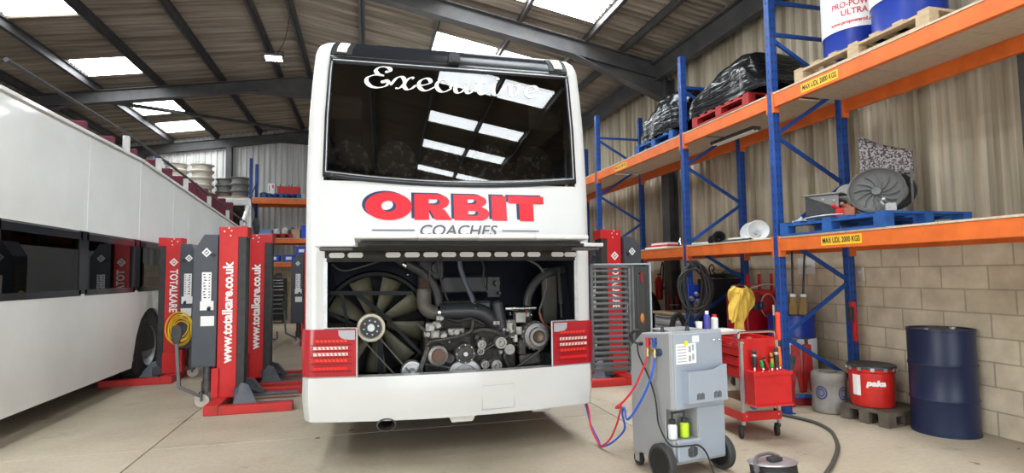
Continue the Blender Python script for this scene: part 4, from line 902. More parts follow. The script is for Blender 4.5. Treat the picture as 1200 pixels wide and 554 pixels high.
# ---------------- mobile column lifts ----------------
def vtext(body, size, m, parent, M_, length, bold=.004, spacing=1.0):
    v, f = text_geo(body, size, bold); x0 = min(p[0] for p in v); x1 = max(p[0] for p in v); k = length/(x1-x0)
    g = MB(); g.add([((p[0]-(x0+x1)/2)*k, p[1], 0) for p in v], f, 0, False, M_); return g.build('lettering', m, parent)
def diamond(parent, c, right, s=.05, m=None):
    Mx = facing(c, right, (0, 0, 1)); g = MB()
    o = [(0, 1), (1, 0), (0, -1), (-1, 0)]; n = len(o)
    vs = [(x*s, y*s*1.05, 0) for x, y in o]+[(x*s*.55, y*s*.58, 0) for x, y in o]
    g.add(vs, [(i, (i+1) % 4, 4+(i+1) % 4, 4+i) for i in range(4)], 0, False, Mx)
    g.add([(-.28*s, -.28*s, 0), (.28*s, -.1*s, 0), (.28*s, .28*s, 0), (-.28*s, .1*s, 0)], [(0, 1, 2, 3)], 0, False, Mx)
    g.build('emblem', M['sticker_white'], parent)
def make_lift(name, label):
    t = thing(name, label, 'vehicle lift', (0, 0, 0))
    W = M['sticker_white']
    g = MB(); g.box(-.11, .11, 0, .012, .10, 2.18); g.box(-.11, -.098, 0, .25, .10, 2.18); g.box(-.11, .11, .238, .25, .10, 2.18); g.box(-.097, .11, .013, .237, 2.15, 2.18)
    col = g.build('column', M['red_paint'], t, bevel=.006)
    g = MB(); g.box(.10, .215, -.004, .254, 2.05, 2.184); g.build('column_cap', M['red_paint'], col, bevel=.005)
    g = MB(); g.box(-.11, .16, .255, .258, .3, .31)
    g = MB(); g.box(.06, .19, .02, .23, .12, 2.05); g.box(.11, .20, .005, .03, .12, 2.05); g.box(.11, .20, .22, .245, .12, 2.05); g.build('guide_channel', M['black_plastic'], t, bevel=.004)
    g = MB()
    for x, z in ((.0, 2.165), (-.05, 2.12), (.03, 2.13), (.02, 2.07)): g.cyl((x, -.001, z), (x, -.004, z), .009, n=10); g.cyl((x, .251, z), (x, .254, z), .009, n=10)
    g.build('bolt_head', W, col)
    vtext('www.totalkare.co.uk', .155, W, col, facing((.005, -.003, 1.13), (0, 0, 1), (-1, 0, 0)), 1.24, .006)
    vtext('TOTALKARE', .15, W, col, facing((-.005, .253, 1.36), (0, 0, -1), (-1, 0, 0)), .66, .004)
    diamond(col, (-.005, .2535, 1.80), (-1, 0, 0), .062)
    # base
    g = MB(); g.box(-.125, .03, -.50, .62, 0, .11)
    for y in (-.50, .50): g.box(.03, .82, y, y+.12, 0, .095)
    g.build('base_frame', M['red_worn'], t, bevel=.008)
    g = MB(); g.box(-.16, -.08, -.03, .28, .11, .46); g.box(-.10, .10, .25, .34, .11, .42); g.build('pedestal', M['red_paint'], t, bevel=.006)
    g = MB(); g.box(.10, .22, -.10, .36, .10, .22); ca = g.build('carriage', M['slate_paint'], t, bevel=.008)
    for y in (-.28, .32):
        g = MB(); Mx = Matrix(((1, 0, 0, 0), (0, .96, -.25, y), (0, .25, .96, .02), (0, 0, 0, 1)))
        Mx = Matrix(((1, 0, 0, 0), (0, 0, 1, y), (0, 1, 0, 0), (0, 0, 0, 1)))
        s = 1 if y < 0 else -1
        g.box(.16, .80, y-.06, y+.06, .05, .075)
        g.add([(.14, y+s*.02, .06), (.40, y+s*.02, .06), (.27, y+s*.16, .27), (.20, y+s*.16, .30), (.14, y+s*.16, .20), (.14, y-s*.04, .06), (.42, y-s*.04, .06), (.29, y+s*.10, .27), (.20, y+s*.10, .30), (.14, y+s*.10, .20)],
              [(0, 1, 2, 3, 4), (9, 8, 7, 6, 5), (0, 5, 6, 1), (1, 6, 7, 2), (2, 7, 8, 3), (3, 8, 9, 4), (4, 9, 5, 0)])
        g.add([(.66, y-.06, .06), (.80, y-.06, .06), (.80, y+.06, .06), (.66, y+.06, .06)], [(0, 1, 2, 3)])
        g.build('fork', mat('fork_grey', rgb(96, 100, 108), .5, col2=rgb(74, 78, 86), scale=6), t, bevel=.008)
    # control cabinet
    g = MB(); poly = [(-.115, .48), (-.115, 2.08), (-.27, 2.08), (-.385, 1.88), (-.385, .48)]
    g.prism(poly, .36, Matrix(((1, 0, 0, 0), (0, 0, 1, -.02), (0, 1, 0, 0), (0, 0, 0, 1))))
    cab = g.build('control_cabinet', M['slate_paint'], t, bevel=.008)
    for yy, yo in ((-.023, -.025), (.343, .345)):
        y0, y1 = min(yy, yo), max(yy, yo)
        g = MB(); g.box(-.30, -.15, y0, y1, 1.16, 1.27); g.build('notice', W, cab); g = MB(); g.box(-.29, -.14, y0, y1, .97, 1.09); g.build('notice', W, cab)
    g = MB()
    for yy in (-.0265, .3465):
        for k in range(9):
            z = 1.585-.035*k; a_ = .012*((k*7) % 3); g.add([(-.275+a_, yy, z), (-.245+a_, yy, z+.004), (-.25, yy, z+.017), (-.268, yy, z+.013)], [(0, 1, 2, 3)]); g.add([(-.212, yy, z), (-.19-a_*.5, yy, z), (-.19, yy, z+.007+.004*(k % 3)), (-.205, yy, z+.013)], [(0, 1, 2, 3)])
    for y0, y1 in ((-.025, -.023), (.343, .345)): pic = MB(); pic.box(-.285, -.18, y0, y1, 1.27, 1.62); po = pic.build('pictogram_sheet', W, cab)
    pg_ = g.build('pictogram', M['ink'], po); pg_['kind'] = 'stuff'
    diamond(cab, (-.24, -.024, 1.86), (1, 0, 0), .055); diamond(cab, (-.24, .344, 1.86), (-1, 0, 0), .055)
    for y0, y1 in ((-.02, -.05), (.34, .37)):
        g = MB(); g.cyl((-.17, y0, 1.83), (-.17, y1, 1.83), .022, n=12); g.build('control_knob', M['black_plastic'], cab); g = MB(); g.cyl((-.20, y0, 1.19), (-.20, y1, 1.17), .02, n=10); g.build('control_knob', M['black_plastic'], cab)
    g = MB(); g.box(-.392, -.384, .04, .30, .9, 1.75); g.build('cabinet_door', mat('cabinet_olive', rgb(92, 92, 88), .5), cab, bevel=.003)
    g = MB(); g.cyl((-.392, .17, 1.38), (-.42, .17, 1.38), .03, n=14); g.cyl((-.392, .17, 1.24), (-.41, .17, 1.24), .02, n=12); g.build('warning_light', M['yellow_label'], cab)
    g = MB(); g.cyl((-.22, .06, .50), (-.22, .06, .18), .05, n=16); g.cyl((-.22, .06, .3), (-.22, .06, .14), .065, n=16); g.box(-.30, -.10, .0, .12, .12, .18); g.build('hydraulic_cylinder', M['dark_steel'], t)
    g = MB()
    for dy in (-.045, .045): g.cyl((-.26, .04+dy, .08), (-.26, .04+dy*.35, .08), .08, n=18)
    g.build('caster_wheel', mat('cream_wheel', (.52, .48, .42), .5), t)
    g = MB(); g.bar((-.26, -.03, .08), (-.26, -.03, .2), .05, .02); g.bar((-.26, .11, .08), (-.26, .11, .2), .05, .02); g.bar((-.26, -.04, .14), (-.47, -.14, .28), .055, .035); g.bar((-.47, -.14, .27), (-.505, -.15, .80), .035, .035); hb = g.build('tow_handle', mat('handle_grey', (.13, .13, .135), .5), t, bevel=.005)
    g = MB(); g.prism([(-.03, .0), (.03, .0), (.06, .1), (.055, .19), (.03, .22), (-.03, .22), (-.055, .19), (-.06, .1)], .035, Matrix(((1, 0, 0, -.507), (0, 0, 1, -.17), (0, 1, 0, .78), (0, 0, 0, 1)))); g.build('grip', M['black_plastic'], hb, bevel=.012)
    return t
LG = None
l1 = make_lift('column_lift', 'red and grey column lift nearest the camera, left of the white coach'); l1.location = (-1.64, 7.62, 0)
dup(l1, (-1.55, 8.95, 0), None, 'red and grey column lift standing right behind the nearest left one')
dup(l1, (-1.29, 14.0, 0), None, 'far column lift half hidden by the coach, before the black tool cabinet')
dup(l1, (-2.89, 10.06, 0), pi, 'red column lift at the open-top bus with a yellow hose hung on it')
dup(l1, (3.52, 7.88, 0), pi, 'red and grey column lift behind the open louvred door, right of the coach')
dup(l1, (3.56, 9.25, 0), pi, 'column lift mostly hidden behind another, right of the coach by the racking')
g = MB(); rs = random.Random(3)
for k in range(7):
    R_ = .165+rs.uniform(-.055, .045); ox, oz = rs.uniform(-.035, .035), rs.uniform(-.06, .03)
    g.tube([(ox+R_*.95*cos(2*pi*q/36), -.02*k*.5+.01*sin(3*2*pi*q/36), oz+(R_*1.25)*sin(2*pi*q/36)) for q in range(36)], .010, 7, closed=True)
yo = tag(g.build('coiled_hose', M['yellow_hose'], None, (-2.73, 9.64, .80)), 'coiled yellow air hose hanging on the red lift by the open-top bus', 'hose')
g = MB(); g.cbox((-2.73, 9.70, 1.02), (.03, .20, .03)); g.cbox((-2.73, 9.60, 1.04), (.03, .02, .07)); tag(g.build('hose_hook', M['black_plastic']), 'black hook holding the yellow hose', 'hook')
# ---------------- open-top bus on the left ----------------
otb = thing('open_top_bus', 'white open-top double-decker with handrail along its sloping upper side, at the left', 'bus', (-4.5, 12, 0))
L_ = lambda x, y, z: (x+4.5, y-12, z)
BX, BX2, Y0, Y1 = -3.25, -5.75, 6.0, 17.9
def ptop(y): return 3.30-.065*(y-9.4) if y > 9.4 else 3.30
WB = mat('bus_white', (.70, .70, .68), .35, coat=.3, col2=(.63, .625, .60), scale=1.2)
ysb = [6.0, 6.6, 7.8, 8.7, 9.4, 10.9, 11.8, 13.1, 14.4, 15.7, 16.8, 17.9]
g = MB(); whl = [(9.98, .52), (15.4, .52)]
for x in (BX, BX2):
    for a, b in zip(ysb, ysb[1:]):
        g.add([(x+4.5, a-12, 2.12), (x+4.5, b-12, 2.12), (x+4.5, b-12, ptop(b)), (x+4.5, a-12, ptop(a))], [(0, 1, 2, 3)])
    # lower panel with wheel arches
    n = 80
    for i in range(n):
        a, b = Y0+(Y1-Y0)*i/n, Y0+(Y1-Y0)*(i+1)/n
        def zlo(y):
            z = .28
            for wy, r in whl:
                if abs(y-wy) < r+.08: z = max(z, .5+sqrt(max(0, (r+.08)**2-(y-wy)**2)))
            return z
        g.add([(x+4.5, a-12, zlo(a)), (x+4.5, b-12, zlo(b)), (x+4.5, b-12, 1.40), (x+4.5, a-12, 1.40)], [(0, 1, 2, 3)])
for y in (Y0, Y1): g.box(BX2+4.5, BX+4.5, y-12-.02, y-12+.02, .28, 2.9 if y == Y1 else 3.3)
g.build('body', WB, otb, solid=.03, ang=30)
for y in (7.8, 9.4, 10.9, 11.8, 13.1, 14.4, 15.7, 16.8):
    g = MB(); g.box(BX+4.5+.012, BX+4.5+.018, y-12-.006, y-12+.006, 2.14, ptop(y)-.02); g.build('panel_seam', mat('seam_pale', (.82, .81, .78), .4), otb)
g = MB(); g.bar(L_(BX+.02, 9.4, ptop(9.4)), L_(BX+.02, 17.9, ptop(17.9)), .06, .035); g.bar(L_(BX+.02, 6.0, 3.30), L_(BX+.02, 9.4, 3.30), .06, .035); g.build('parapet_trim', WB, otb)
for y in (9.0, 10.3, 11.75, 13.4, 15.1, 16.7, 17.2):
    g = MB(); g.bar(L_(BX-.04, y, ptop(y)-.05), L_(BX-.04, y, ptop(y)+.27), .07, .07); g.build('rail_post', WB, otb)
g = MB(); g.tube([L_(BX-.03, 6.2, 3.62)]+[L_(BX-.03, y, ptop(y)+.30) for y in (9.0, 11, 13, 15, 16.5, 17.3)], .022, 8); g.build('hand_rail', M['dark_steel'], otb)
g = MB(); g.box(BX2+4.5, BX+4.5, Y0-12, Y1-12, 2.05, 2.15); g.box(BX2+4.5+.04, BX+4.5-.04, Y0-12, Y1-12, .35, .45); g.build('deck_floor', M['grey_plastic'], otb)
GLB = glass_mat('bus_glass', (.35, .36, .35), .0, 1.5)
for i, (a, b) in enumerate(((6.1, 7.7), (7.8, 9.3), (9.42, 10.8), (10.9, 11.8), (11.9, 13.0), (13.2, 14.4), (14.5, 15.7), (15.8, 17.6))):
    for x in (BX, BX2):
        g = MB(); g.box(x+4.5-.008, x+4.5+.008, a-12, b-12, 1.42, 2.03); wo = g.build('window', GLB, otb)
        f = MB(); 
        for yy in (a, b): f.box(x+4.5-.02, x+4.5+.02, yy-12-.05, yy-12+.05, 1.38, 2.12)
        f.box(x+4.5-.02, x+4.5+.02, a-12, b-12, 2.02, 2.10); f.box(x+4.5-.02, x+4.5+.02, a-12, b-12, 1.36, 1.43); f.build('window_frame', M['black_gloss'], wo)
SEATR = mat('seat_maroon', (.12, .02, .035), .85)
def bus_seat(x, y, z):
    g = MB(); g.cbox(L_(x, y, z+.42), (.42, .42, .10)); g.cbox(L_(x, y-.2, z+.75), (.42, .08, .62)); g.bar(L_(x, y, z), L_(x, y, z+.4), .05, .05); g.build('seat', SEATR, otb, bevel=.03)
for y in (8.2, 9.0, 9.8, 10.6, 11.4, 12.2, 13.0, 13.8, 14.6, 15.4, 16.2):
    for x in (BX-.32, BX-.78): bus_seat(x, y, 2.45); bus_seat(x, y, .75)
for yp in (9.85, 9.55):
    g = MB(); g.cyl(L_(BX-.10, yp, .45), L_(BX-.10, yp, 2.05), .02, n=10); g.build('grab_pole', M['yellow_label'], otb)
for k, z in enumerate((1.85, 1.68, 1.5)):
    g = MB(); g.box(BX+4.5-.30, BX+4.5-.28, 9.75-12, 10.0-12, z-.06, z+.06); g.build('saloon_notice', M['sticker_white'], otb)
# upper-deck windscreen hoop at the far (front) end
g = MB()
zf = 3.72; yf = 17.75
g.bar(L_(BX-.05, yf, ptop(yf)-.1), L_(BX-.09, yf+.1, zf), .16, .16); g.bar(L_(BX2+.05, yf, ptop(yf)-.1), L_(BX2+.09, yf+.1, zf), .16, .16)
g.bar(L_(BX-.02, yf+.1, zf+.03), L_(BX2+.02, yf+.1, zf+.03), .16, .22); g.bar(L_(BX-.07, yf-1.0, ptop(17)+.02), L_(BX-.07, yf+.05, zf-.1), .12, .13)
g.build('windscreen_hoop', WB, otb, bevel=.05)
g = MB(); g.box(BX2+4.5+.2, BX+4.5-.2, yf-12+.1, yf-12+.12, 2.9, 3.65); g.build('windscreen', GLB, otb)
g = MB(); g.ell(L_(BX+.12, yf+.2, 3.02), (.09, .13, .28)); g.build('mirror', M['black_plastic'], otb)
for wy, r in whl:
    for x, s in ((BX-.14, 1), (BX2+.14, -1)):
        w_ = MB(); w_.lathe([(.29, -.14), (.47, -.14), (.515, -.09), (.52, .08), (.48, .13), (.30, .14)], 36, Matrix.Translation(L_(x, wy, .52)) @ Matrix.Rotation(pi/2, 4, 'Y')); wo = w_.build('wheel', M['black_rubber'], otb)
        q = MB(); q.lathe([(.001, -.02), (.10, -.01), (.13, -.04), (.20, -.05), (.27, .06), (.30, .13), (.31, .14)], 30, Matrix.Translation(L_(x, wy, .52)) @ Matrix.Rotation(s*pi/2, 4, 'Y')); q.build('wheel_rim', M['galv'], wo)
        q = MB()
        for k in range(10): a = 2*pi*k/10; q.cyl(L_(x+s*.0, wy+.165*cos(a), .52+.165*sin(a)), L_(x+s*.02, wy+.165*cos(a), .52+.165*sin(a)), .014, n=6)
        q.build('wheel_nut', M['galv'], wo)
        q = MB(); q.box(L_(x, wy, 0)[0]-.12, L_(x, wy, 0)[0]+.12, wy-12-.66, wy-12+.66, .45, 1.18); q.build('wheel_housing', M['black_rubber'], otb)
tag_ch = MB(); tag_ch.prism([(-.14, 0), (.14, 0), (.14, .03), (.02, .16), (-.14, .06)], .16, Matrix(((0, 0, 1, 0), (1, 0, 0, 0), (0, 1, 0, 0), (0, 0, 0, 1))))
# ---------------- racking against the end wall ----------------
er = thing('end_wall_racking', 'blue and orange pallet racking against the far end wall', 'racking', (0, 0, 0))
for x in (-6.42, -3.66, -.9):
    h = 5.45
    for y in (19.9, 20.9): upright(x, y, h, 1, er)
    z = .3; k = 0; nd = []
    while z < h-.2: nd.append((20.9 if k % 2 == 0 else 19.9, z)); z += .56; k += 1
    for (ya, za), (yb_, zb_) in zip(nd, nd[1:]):
        g = MB(); g.bar((x, ya, za), (x, yb_, zb_), .025, .042); g.build('brace', M['blue_rack'], er)
for x0, x1 in ((-6.42, -3.66), (-3.66, -.9)):
    for zb_, zt_ in ((3.96, 4.14), (2.66, 2.81), (1.88, 2.03)):
        for y in (19.89, 20.91):
            g = MB(); g.box(x0+.045, x1-.045, y-.03, y+.03, zb_, zt_); g.build('beam', M['orange_beam'], er, bevel=.006)
        g = MB(); g.box(x0+.05, x1-.05, 19.86, 20.94, zt_+.001, zt_+.02); g.build('deck_board', M['chipboard'], er)
S1, S2, S3 = 4.162, 2.832, 2.052
pallet('pallet', 'blue pallet with a red crate on the top shelf of the end racking', (-2.72, 20.35, S1), 0, M['blue_pallet'])
pallet('pallet', 'pale pallet at the coach edge on the top shelf of the end racking', (-1.54, 20.35, S1), 0, mat('pallet_pale', (.55, .53, .50), .7), L=1.1)
pallet('pallet', 'dark red pallet on the middle shelf of the end racking', (-2.66, 20.35, S2), 0, M['red_pallet'], L=.62)
pallet('pallet', 'wooden pallet under the white wheel rims on the end racking', (-5.58, 20.35, S1), 0, M['pale_wood'], L=1.36)
def crate(name, label, cat, loc, d, m, rz=0, lip=True):
    t = thing(name, label, cat, loc, rz); g = MB(); x, y, h = d[0]/2, d[1]/2, d[2]; w_ = .012
    g.box(-x, x, -y, y, 0, w_); g.box(-x, x, -y, -y+w_, 0, h); g.box(-x, x, y-w_, y, 0, h); g.box(-x, -x+w_, -y, y, 0, h); g.box(x-w_, x, -y, y, 0, h); b = g.build('tub', m, t, bevel=.004)
    if lip:
        r = MB(); r.box(-x-.012, x+.012, -y-.012, -y+.004, h-.03, h); r.box(-x-.012, x+.012, y-.004, y+.012, h-.03, h); r.box(-x-.012, -x+.004, -y, y, h-.03, h); r.box(x-.004, x+.012, -y, y, h-.03, h); r.build('rim', m, t)
    return t
c = crate('crate', 'long red crate full of bottles on the blue pallet, end racking', 'crate', (-2.52, 20.2, S1+.146), (.68, .4, .26), M['red_paint'])
BOT = [M['dirty_iron'], M['old_white'], M['alloy'], M['black_plastic']]
for k in range(7):
    b = MB(); b.lathe([(.035, 0), (.035, .22), (.014, .28), (.014, .33), (.001, .33)], 12); tag(b.build('bottle', BOT[k % 4], None, (-2.79+.09*k, 20.15+.05*(k % 2), S1+.162)), 'small bottle standing in the red crate on the end racking', 'bottle', 'bottles in the red crate')
g = MB(); g.cbox((0, 0, .18), (.22, .3, .36)); o = g.build('carton', M['sticker_white'], None, (-3.06, 20.2, S1+.146), bevel=.004); tag(o, 'white carton left of the red crate on the end racking', 'carton')
q = MB(); q.box(-.075, -.05, -.152, -.1505, .08, .28); q.box(.03, .075, -.152, -.1505, .2, .3); q.build('printed_mark', M['red_paint'], o)
g = MB(); g.lathe([(.10, 0), (.13, .02), (.13, .15), (.09, .2), (.001, .2)], 18); tag(g.build('air_tank', M['dirty_iron'], None, (-3.32, 20.3, S1+.02)), 'dark rounded canister beside the white carton, top shelf', 'canister')
g = MB(); g.lathe([(.12, 0), (.13, .02), (.13, .26), (.001, .27)], 18); g.cbox((.24, 0, .1), (.2, .2, .2)); tag(g.build('pale_canister', M['old_white'], None, (-1.35, 20.25, S1+.146)), 'pale canister on the pale pallet by the coach edge', 'canister')
crate('storage_bin', 'blue storage bin with white label, left one on the lower end shelf', 'bin', (-2.93, 20.02, S3), (.36, .34, .22), M['blue_plastic'])
crate('storage_bin', 'blue storage bin with white label, middle one on the lower end shelf', 'bin', (-2.46, 20.02, S3), (.36, .34, .22), M['blue_plastic'])
crate('storage_bin', 'blue storage bin stacked higher than the others by the coach edge', 'bin', (-2.06, 20.02, S3+.25), (.36, .34, .24), M['blue_plastic'])
crate('storage_bin', 'blue storage bin under the stacked one on the lower end shelf', 'bin', (-2.06, 20.02, S3), (.36, .34, .24), M['blue_plastic'])
for o in [o for o in bpy.data.objects if o.name.startswith('storage_bin')]:
    g = MB(); g.box(-.09, .09, -.174, -.1725, .06, .16); g.build('bin_label', M['sticker_white'], o)
crate('wire_basket', 'pale blue basket on the middle shelf behind the red lifts', 'basket', (-3.22, 20.15, S2), (.42, .4, .28), mat('basket_blue', rgb(120, 160, 205), .5))
crate('parts_bin', 'deep blue bin at the coach edge on the middle end shelf', 'bin', (-1.93, 20.1, S2), (.34, .4, .42), M['blue_plastic'])
g = MB(); g.bar((0, 0, 0), (.05, 0, .75), .06, .03); tag(g.build('paddle', M['sticker_white'], None, (-1.97, 20.1, S2+.02)), 'white paddle sticking out of the deep blue bin', 'paddle')
g = MB(); g.cbox((0, 0, .14), (.26, .3, .28)); g.box(-.14, .14, -.16, .16, .27, .30); tag(g.build('cardboard_box', M['cardboard'], None, (-2.26, 20.05, S2+.0), 0), 'brown cardboard box beside the deep blue bin', 'box')
for k, (x, mm, lb) in enumerate(((-2.88, M['galv'], 'grey pump'), (-2.66, M['old_white'], 'white housing'), (-2.43, M['dirty_iron'], 'dark casting'))):
    g = MB(); g.cbox((0, 0, .07), (.2, .2, .14)); g.cyl((-.05, 0, .10), (.08, 0, .2), .06, n=14); g.ell((.05, -.05, .13), (.07, .07, .08)); tag(g.build('machine_part', mm, None, (x, 20.2, S2+.146), .5*k, bevel=.01), lb+' on the dark red pallet, middle end shelf', 'machine part')
RIMW = mat('rim_white', (.62, .58, .50), .5, col2=(.52, .47, .39), scale=5); RIMD = mat('rim_dark', (.13, .13, .125), .6, col2=(.2, .19, .18), scale=6)
def rim_mesh(mb):
    mb.lathe([(.36, .0), (.36, .015), (.335, .03), (.30, .045), (.285, .11), (.30, .17), (.335, .195), (.36, .205), (.36, .22), (.33, .222), (.31, .2), (.27, .11), (.30, .02), (.35, .0)], 32); mb.lathe([(.275, .12), (.2, .16), (.11, .165), (.10, .13)], 32)
def rim(label, x, y, z, m, grp): 
    g = MB(); rim_mesh(g); return tag(g.build('wheel_rim', m, None, (x, y, z)), label, 'wheel rim', grp)
zb0 = S1+.146
for sx, nm in ((-5.95, 'left'), (-5.20, 'right')):
    for k, h in enumerate(('bottom', 'second', 'third', 'topmost')): rim('white bus wheel rim, %s in the %s-hand stack on the end racking' % (h, nm), sx, 20.25, zb0+.226*k+.01*k, RIMW, 'white wheel rims')
for sx, sy_, nm in ((-4.56, 20.58, 'nearer the white rims'), (-4.04, 20.20, 'beside the blue upright')):
    for k in range(3): rim('dark bus wheel rim %s, %s of its stack' % (nm, ('bottom', 'middle', 'top')[k]), sx, sy_, S1+.0+.224*k, RIMD, 'dark wheel rims').scale = (.88, .88, 1)
# black tool cabinet below
t = thing('tool_cabinet', 'tall black tool cabinet with silver drawer handles by the far wall', 'tool cabinet', (-2.95, 20.5, 0))
g = MB(); g.box(-.36, .36, -.22, .22, .10, 1.0); g.box(-.34, .34, -.2, .22, 1.02, 1.5); g.box(-.30, -.24, -.2, .2, 0, .1); g.box(.24, .30, -.2, .2, 0, .1); g.build('carcase', M['black_plastic'], t, bevel=.01)
for z, h in ((.14, .22), (.38, .14), (.54, .14), (.70, .12), (.84, .12), (1.05, .1), (1.17, .1), (1.29, .08), (1.39, .08)):
    g = MB(); g.box(-.33, .33, -.235, -.215, z, z+h-.015); d = g.build('drawer', M['black_gloss'], t, bevel=.004)
    q = MB(); q.box(-.30, .28, -.248, -.234, z+h-.03, z+h-.016); q.build('handle', M['chrome'], d)
g = MB(); g.tube([(-.36, -.1, 1.02), (-.42, -.1, 1.05), (-.42, .1, 1.05), (-.36, .1, 1.02)], .012, 6); g.build('side_handle', M['chrome'], t)
g = MB(); g.cbox((0, 0, .06), (.4, .26, .12)); g.cbox((.1, 0, .15), (.2, .2, .06)); tag(g.build('tool_case', M['dark_steel'], None, (-2.95, 20.45, 1.5), .1, bevel=.01), 'dark tool case lying on top of the black tool cabinet', 'case')
g = MB(); P = [(-2.05, 14.6, .25), (-2.1, 14.9, .05), (-2.35, 15.2, .015), (-2.8, 15.0, .015), (-2.5, 14.4, .015), (-2.9, 14.0, .015), (-2.4, 13.5, .015), (-2.7, 13.2, .015)]
g.tube(smooth_pts(P, 6), .014, 6); tag(g.build('cable', M['black_rubber']), 'black cable snaking on the floor before the far column lift', 'cable')
# floodlight hanging from the purlin
t = thing('floodlight', 'lit LED floodlight hanging under the left roof slope', 'light', (-2.02, 13.30, 6.44)); t.rotation_euler = (radians(-12), 0, 0)
g = MB(); g.box(-.19, .19, -.11, .11, .0, .06); g.build('housing', M['grey_plastic'], t, bevel=.01)
g = MB(); g.box(-.17, .17, -.095, .095, -.006, .0); g.build('lens', mat('lamp_glow', (.9, .9, .9), .3, emit=(1, .97, .9), estr=30), t)
g = MB(); g.tube([(-.2, 0, .03), (-.2, 0, .18), (.2, 0, .18), (.2, 0, .03)], .012, 6); g.build('bracket', M['dark_steel'], t)
g = MB(); g.tube(smooth_pts([(-1.95, 13.3, 6.55), (-1.75, 12.9, 6.7), (-1.55, 12.0, 6.76), (-1.46, 11.4, 6.72)], 6), .008, 5); tag(g.build('lamp_cable', M['black_rubber']), 'thin cable looping up from the floodlight to a purlin', 'cable')
# ---------------- air-conditioning service machine ----------------
SIL = mat('silver_panel', rgb(160, 162, 163), .40, .1, col2=rgb(152, 154, 158), scale=2)
SILF = mat('silver_front', rgb(160, 170, 184), .42, .15)
ac = thing('service_machine', 'silver air-conditioning service machine on wheels with red and blue hoses', 'machine', (2.205, 3.83, 0), radians(11))
W_, D_ = .515, .49
XZ = lambda y: Matrix(((1, 0, 0, 0), (0, 0, 1, y), (0, 1, 0, 0), (0, 0, 0, 1)))
YZ = lambda x: Matrix(((0, 0, 1, x), (1, 0, 0, 0), (0, 1, 0, 0), (0, 0, 0, 1)))
g = MB()
g.prism([(0.0, .52), (D_, .52), (D_, .95), (.34, 1.07), (0.0, 1.10)], W_, YZ(0)); g.build('upper_body', SIL, ac, bevel=.014)
for x in (-.005, W_-.003):
    g = MB(); g.prism([(.075, .125), (D_-.012, .125), (D_-.012, .945), (.34, 1.062), (.012, 1.09), (.012, .525), (.075, .525)], .008, YZ(x)); g.build('side_panel', SIL, ac, bevel=.003)
g = MB(); g.box(.235, W_, .0, D_, .30, .52); g.box(.0, .235, .13, D_, .30, .52); g.build('middle_body', SIL, ac, bevel=.004)
g = MB(); g.box(0, W_, 0, D_, .12, .30); lb = g.build('lower_body', SIL, ac, bevel=.014)
g = MB(); g.box(.025, W_-.01, -.008, .004, .525, 1.085); g.box(.245, W_-.01, -.008, .004, .14, .525); g.build('front_panel', SILF, ac, bevel=.006)
g = MB(); g.box(.02, .25, -.028, .004, .15, .305); g.build('lower_cover', SILF, ac, bevel=.012)
g = MB(); g.lathe([(.001, 0), (.045, 0), (.05, -.004)], 24, Matrix.Translation((.16, -.029, .215)) @ Matrix.Rotation(pi/2, 4, 'X'))
g = MB()
for k in range(5):
    for s in (-1, 1):
        hh = .05-.004*k*k/4; g.box(.155+s*(.006+.009*k)-.003, .155+s*(.006+.009*k)+.003, -.0305, -.0285, .215-hh*.8, .215+hh*.8)
vg = g.build('vent_slots', M['dark_steel'], ac); vg['kind'] = 'stuff'
g = MB(); g.prism([(.10, .575), (.475, .575), (.475, .845), (.43, .84), (.36, .815), (.30, .81), (.10, .81)], .006, XZ(-.075)); g.box(.10, .475, -.07, -.008, .57, .58); g.box(.095, .102, -.075, -.008, .57, .81); g.box(.472, .479, -.075, -.008, .57, .84); g.build('document_pocket', SILF, ac, bevel=.004)
g = MB()
for x0 in (.17, .34):
    for k in range(7): g.box(x0+.011*k, x0+.011*k+.006, -.0765, -.0745, .60, .642+.004*(k % 3))
pg = g.build('pocket_slots', M['ink'], ac); pg['kind'] = 'stuff'
g = MB(); g.box(.04, .235, -.0105, -.009, .86, 1.01); pp = g.build('instruction_sheet', M['sticker_white'], ac)
g = MB()
for k in range(6): g.box(.05, .14, -.0115, -.0105, .875+.022*k, .882+.022*k)
for z in (.875, .945): g.box(.16, .185, -.0115, -.0105, z, z+.045); g.box(.195, .215, -.0115, -.0105, z+.01, z+.055)
tl = g.build('printed_text', mat('print_grey', (.35, .38, .45), .6), pp); tl['kind'] = 'stuff'
g = MB(); g.box(.12, .155, -.013, -.0105, .995, 1.03); g.build('yellow_tag', mat('tag_yellow', rgb(226, 220, 50), .5), ac)
g = MB(); g.box(.20, .27, -.0105, -.009, 1.015, 1.065); g.build('small_label', mat('label_pale', (.72, .76, .80), .4), ac)
for x in (.40, .455):
    g = MB(); g.box(x, x+.03, -.016, -.009, 1.02, 1.032); g.cyl((x+.02, -.012, 1.018), (x+.02, -.022, 1.018), .008, n=10); g.build('lock', M['chrome'], ac)
for x, lm, lb_ in ((.04, mat('oil_clear', (.78, .82, .86), .2), None), (.155, mat('dye_green', rgb(200, 232, 60), .25, emit=None), None)):
    b = MB(); b.lathe([(.032, 0), (.035, .005), (.035, .095), (.025, .108), (.018, .112)], 20, Matrix.Translation((x, .055, .305))); bo_ = b.build('oil_bottle', lm, ac)
    c = MB(); c.lathe([(.024, .108), (.024, .14), (.001, .14)], 18, Matrix.Translation((x, .055, .305))); c.cyl((x, .055, .445), (x, .055, .50), .008, n=8); c.build('cap', M['black_plastic'], bo_)
g = MB(); g.tube([(.03, .055, .49), (.09, .05, .495), (.15, .055, .49)], .008, 6); g.build('bottle_bracket', M['dark_steel'], ac)
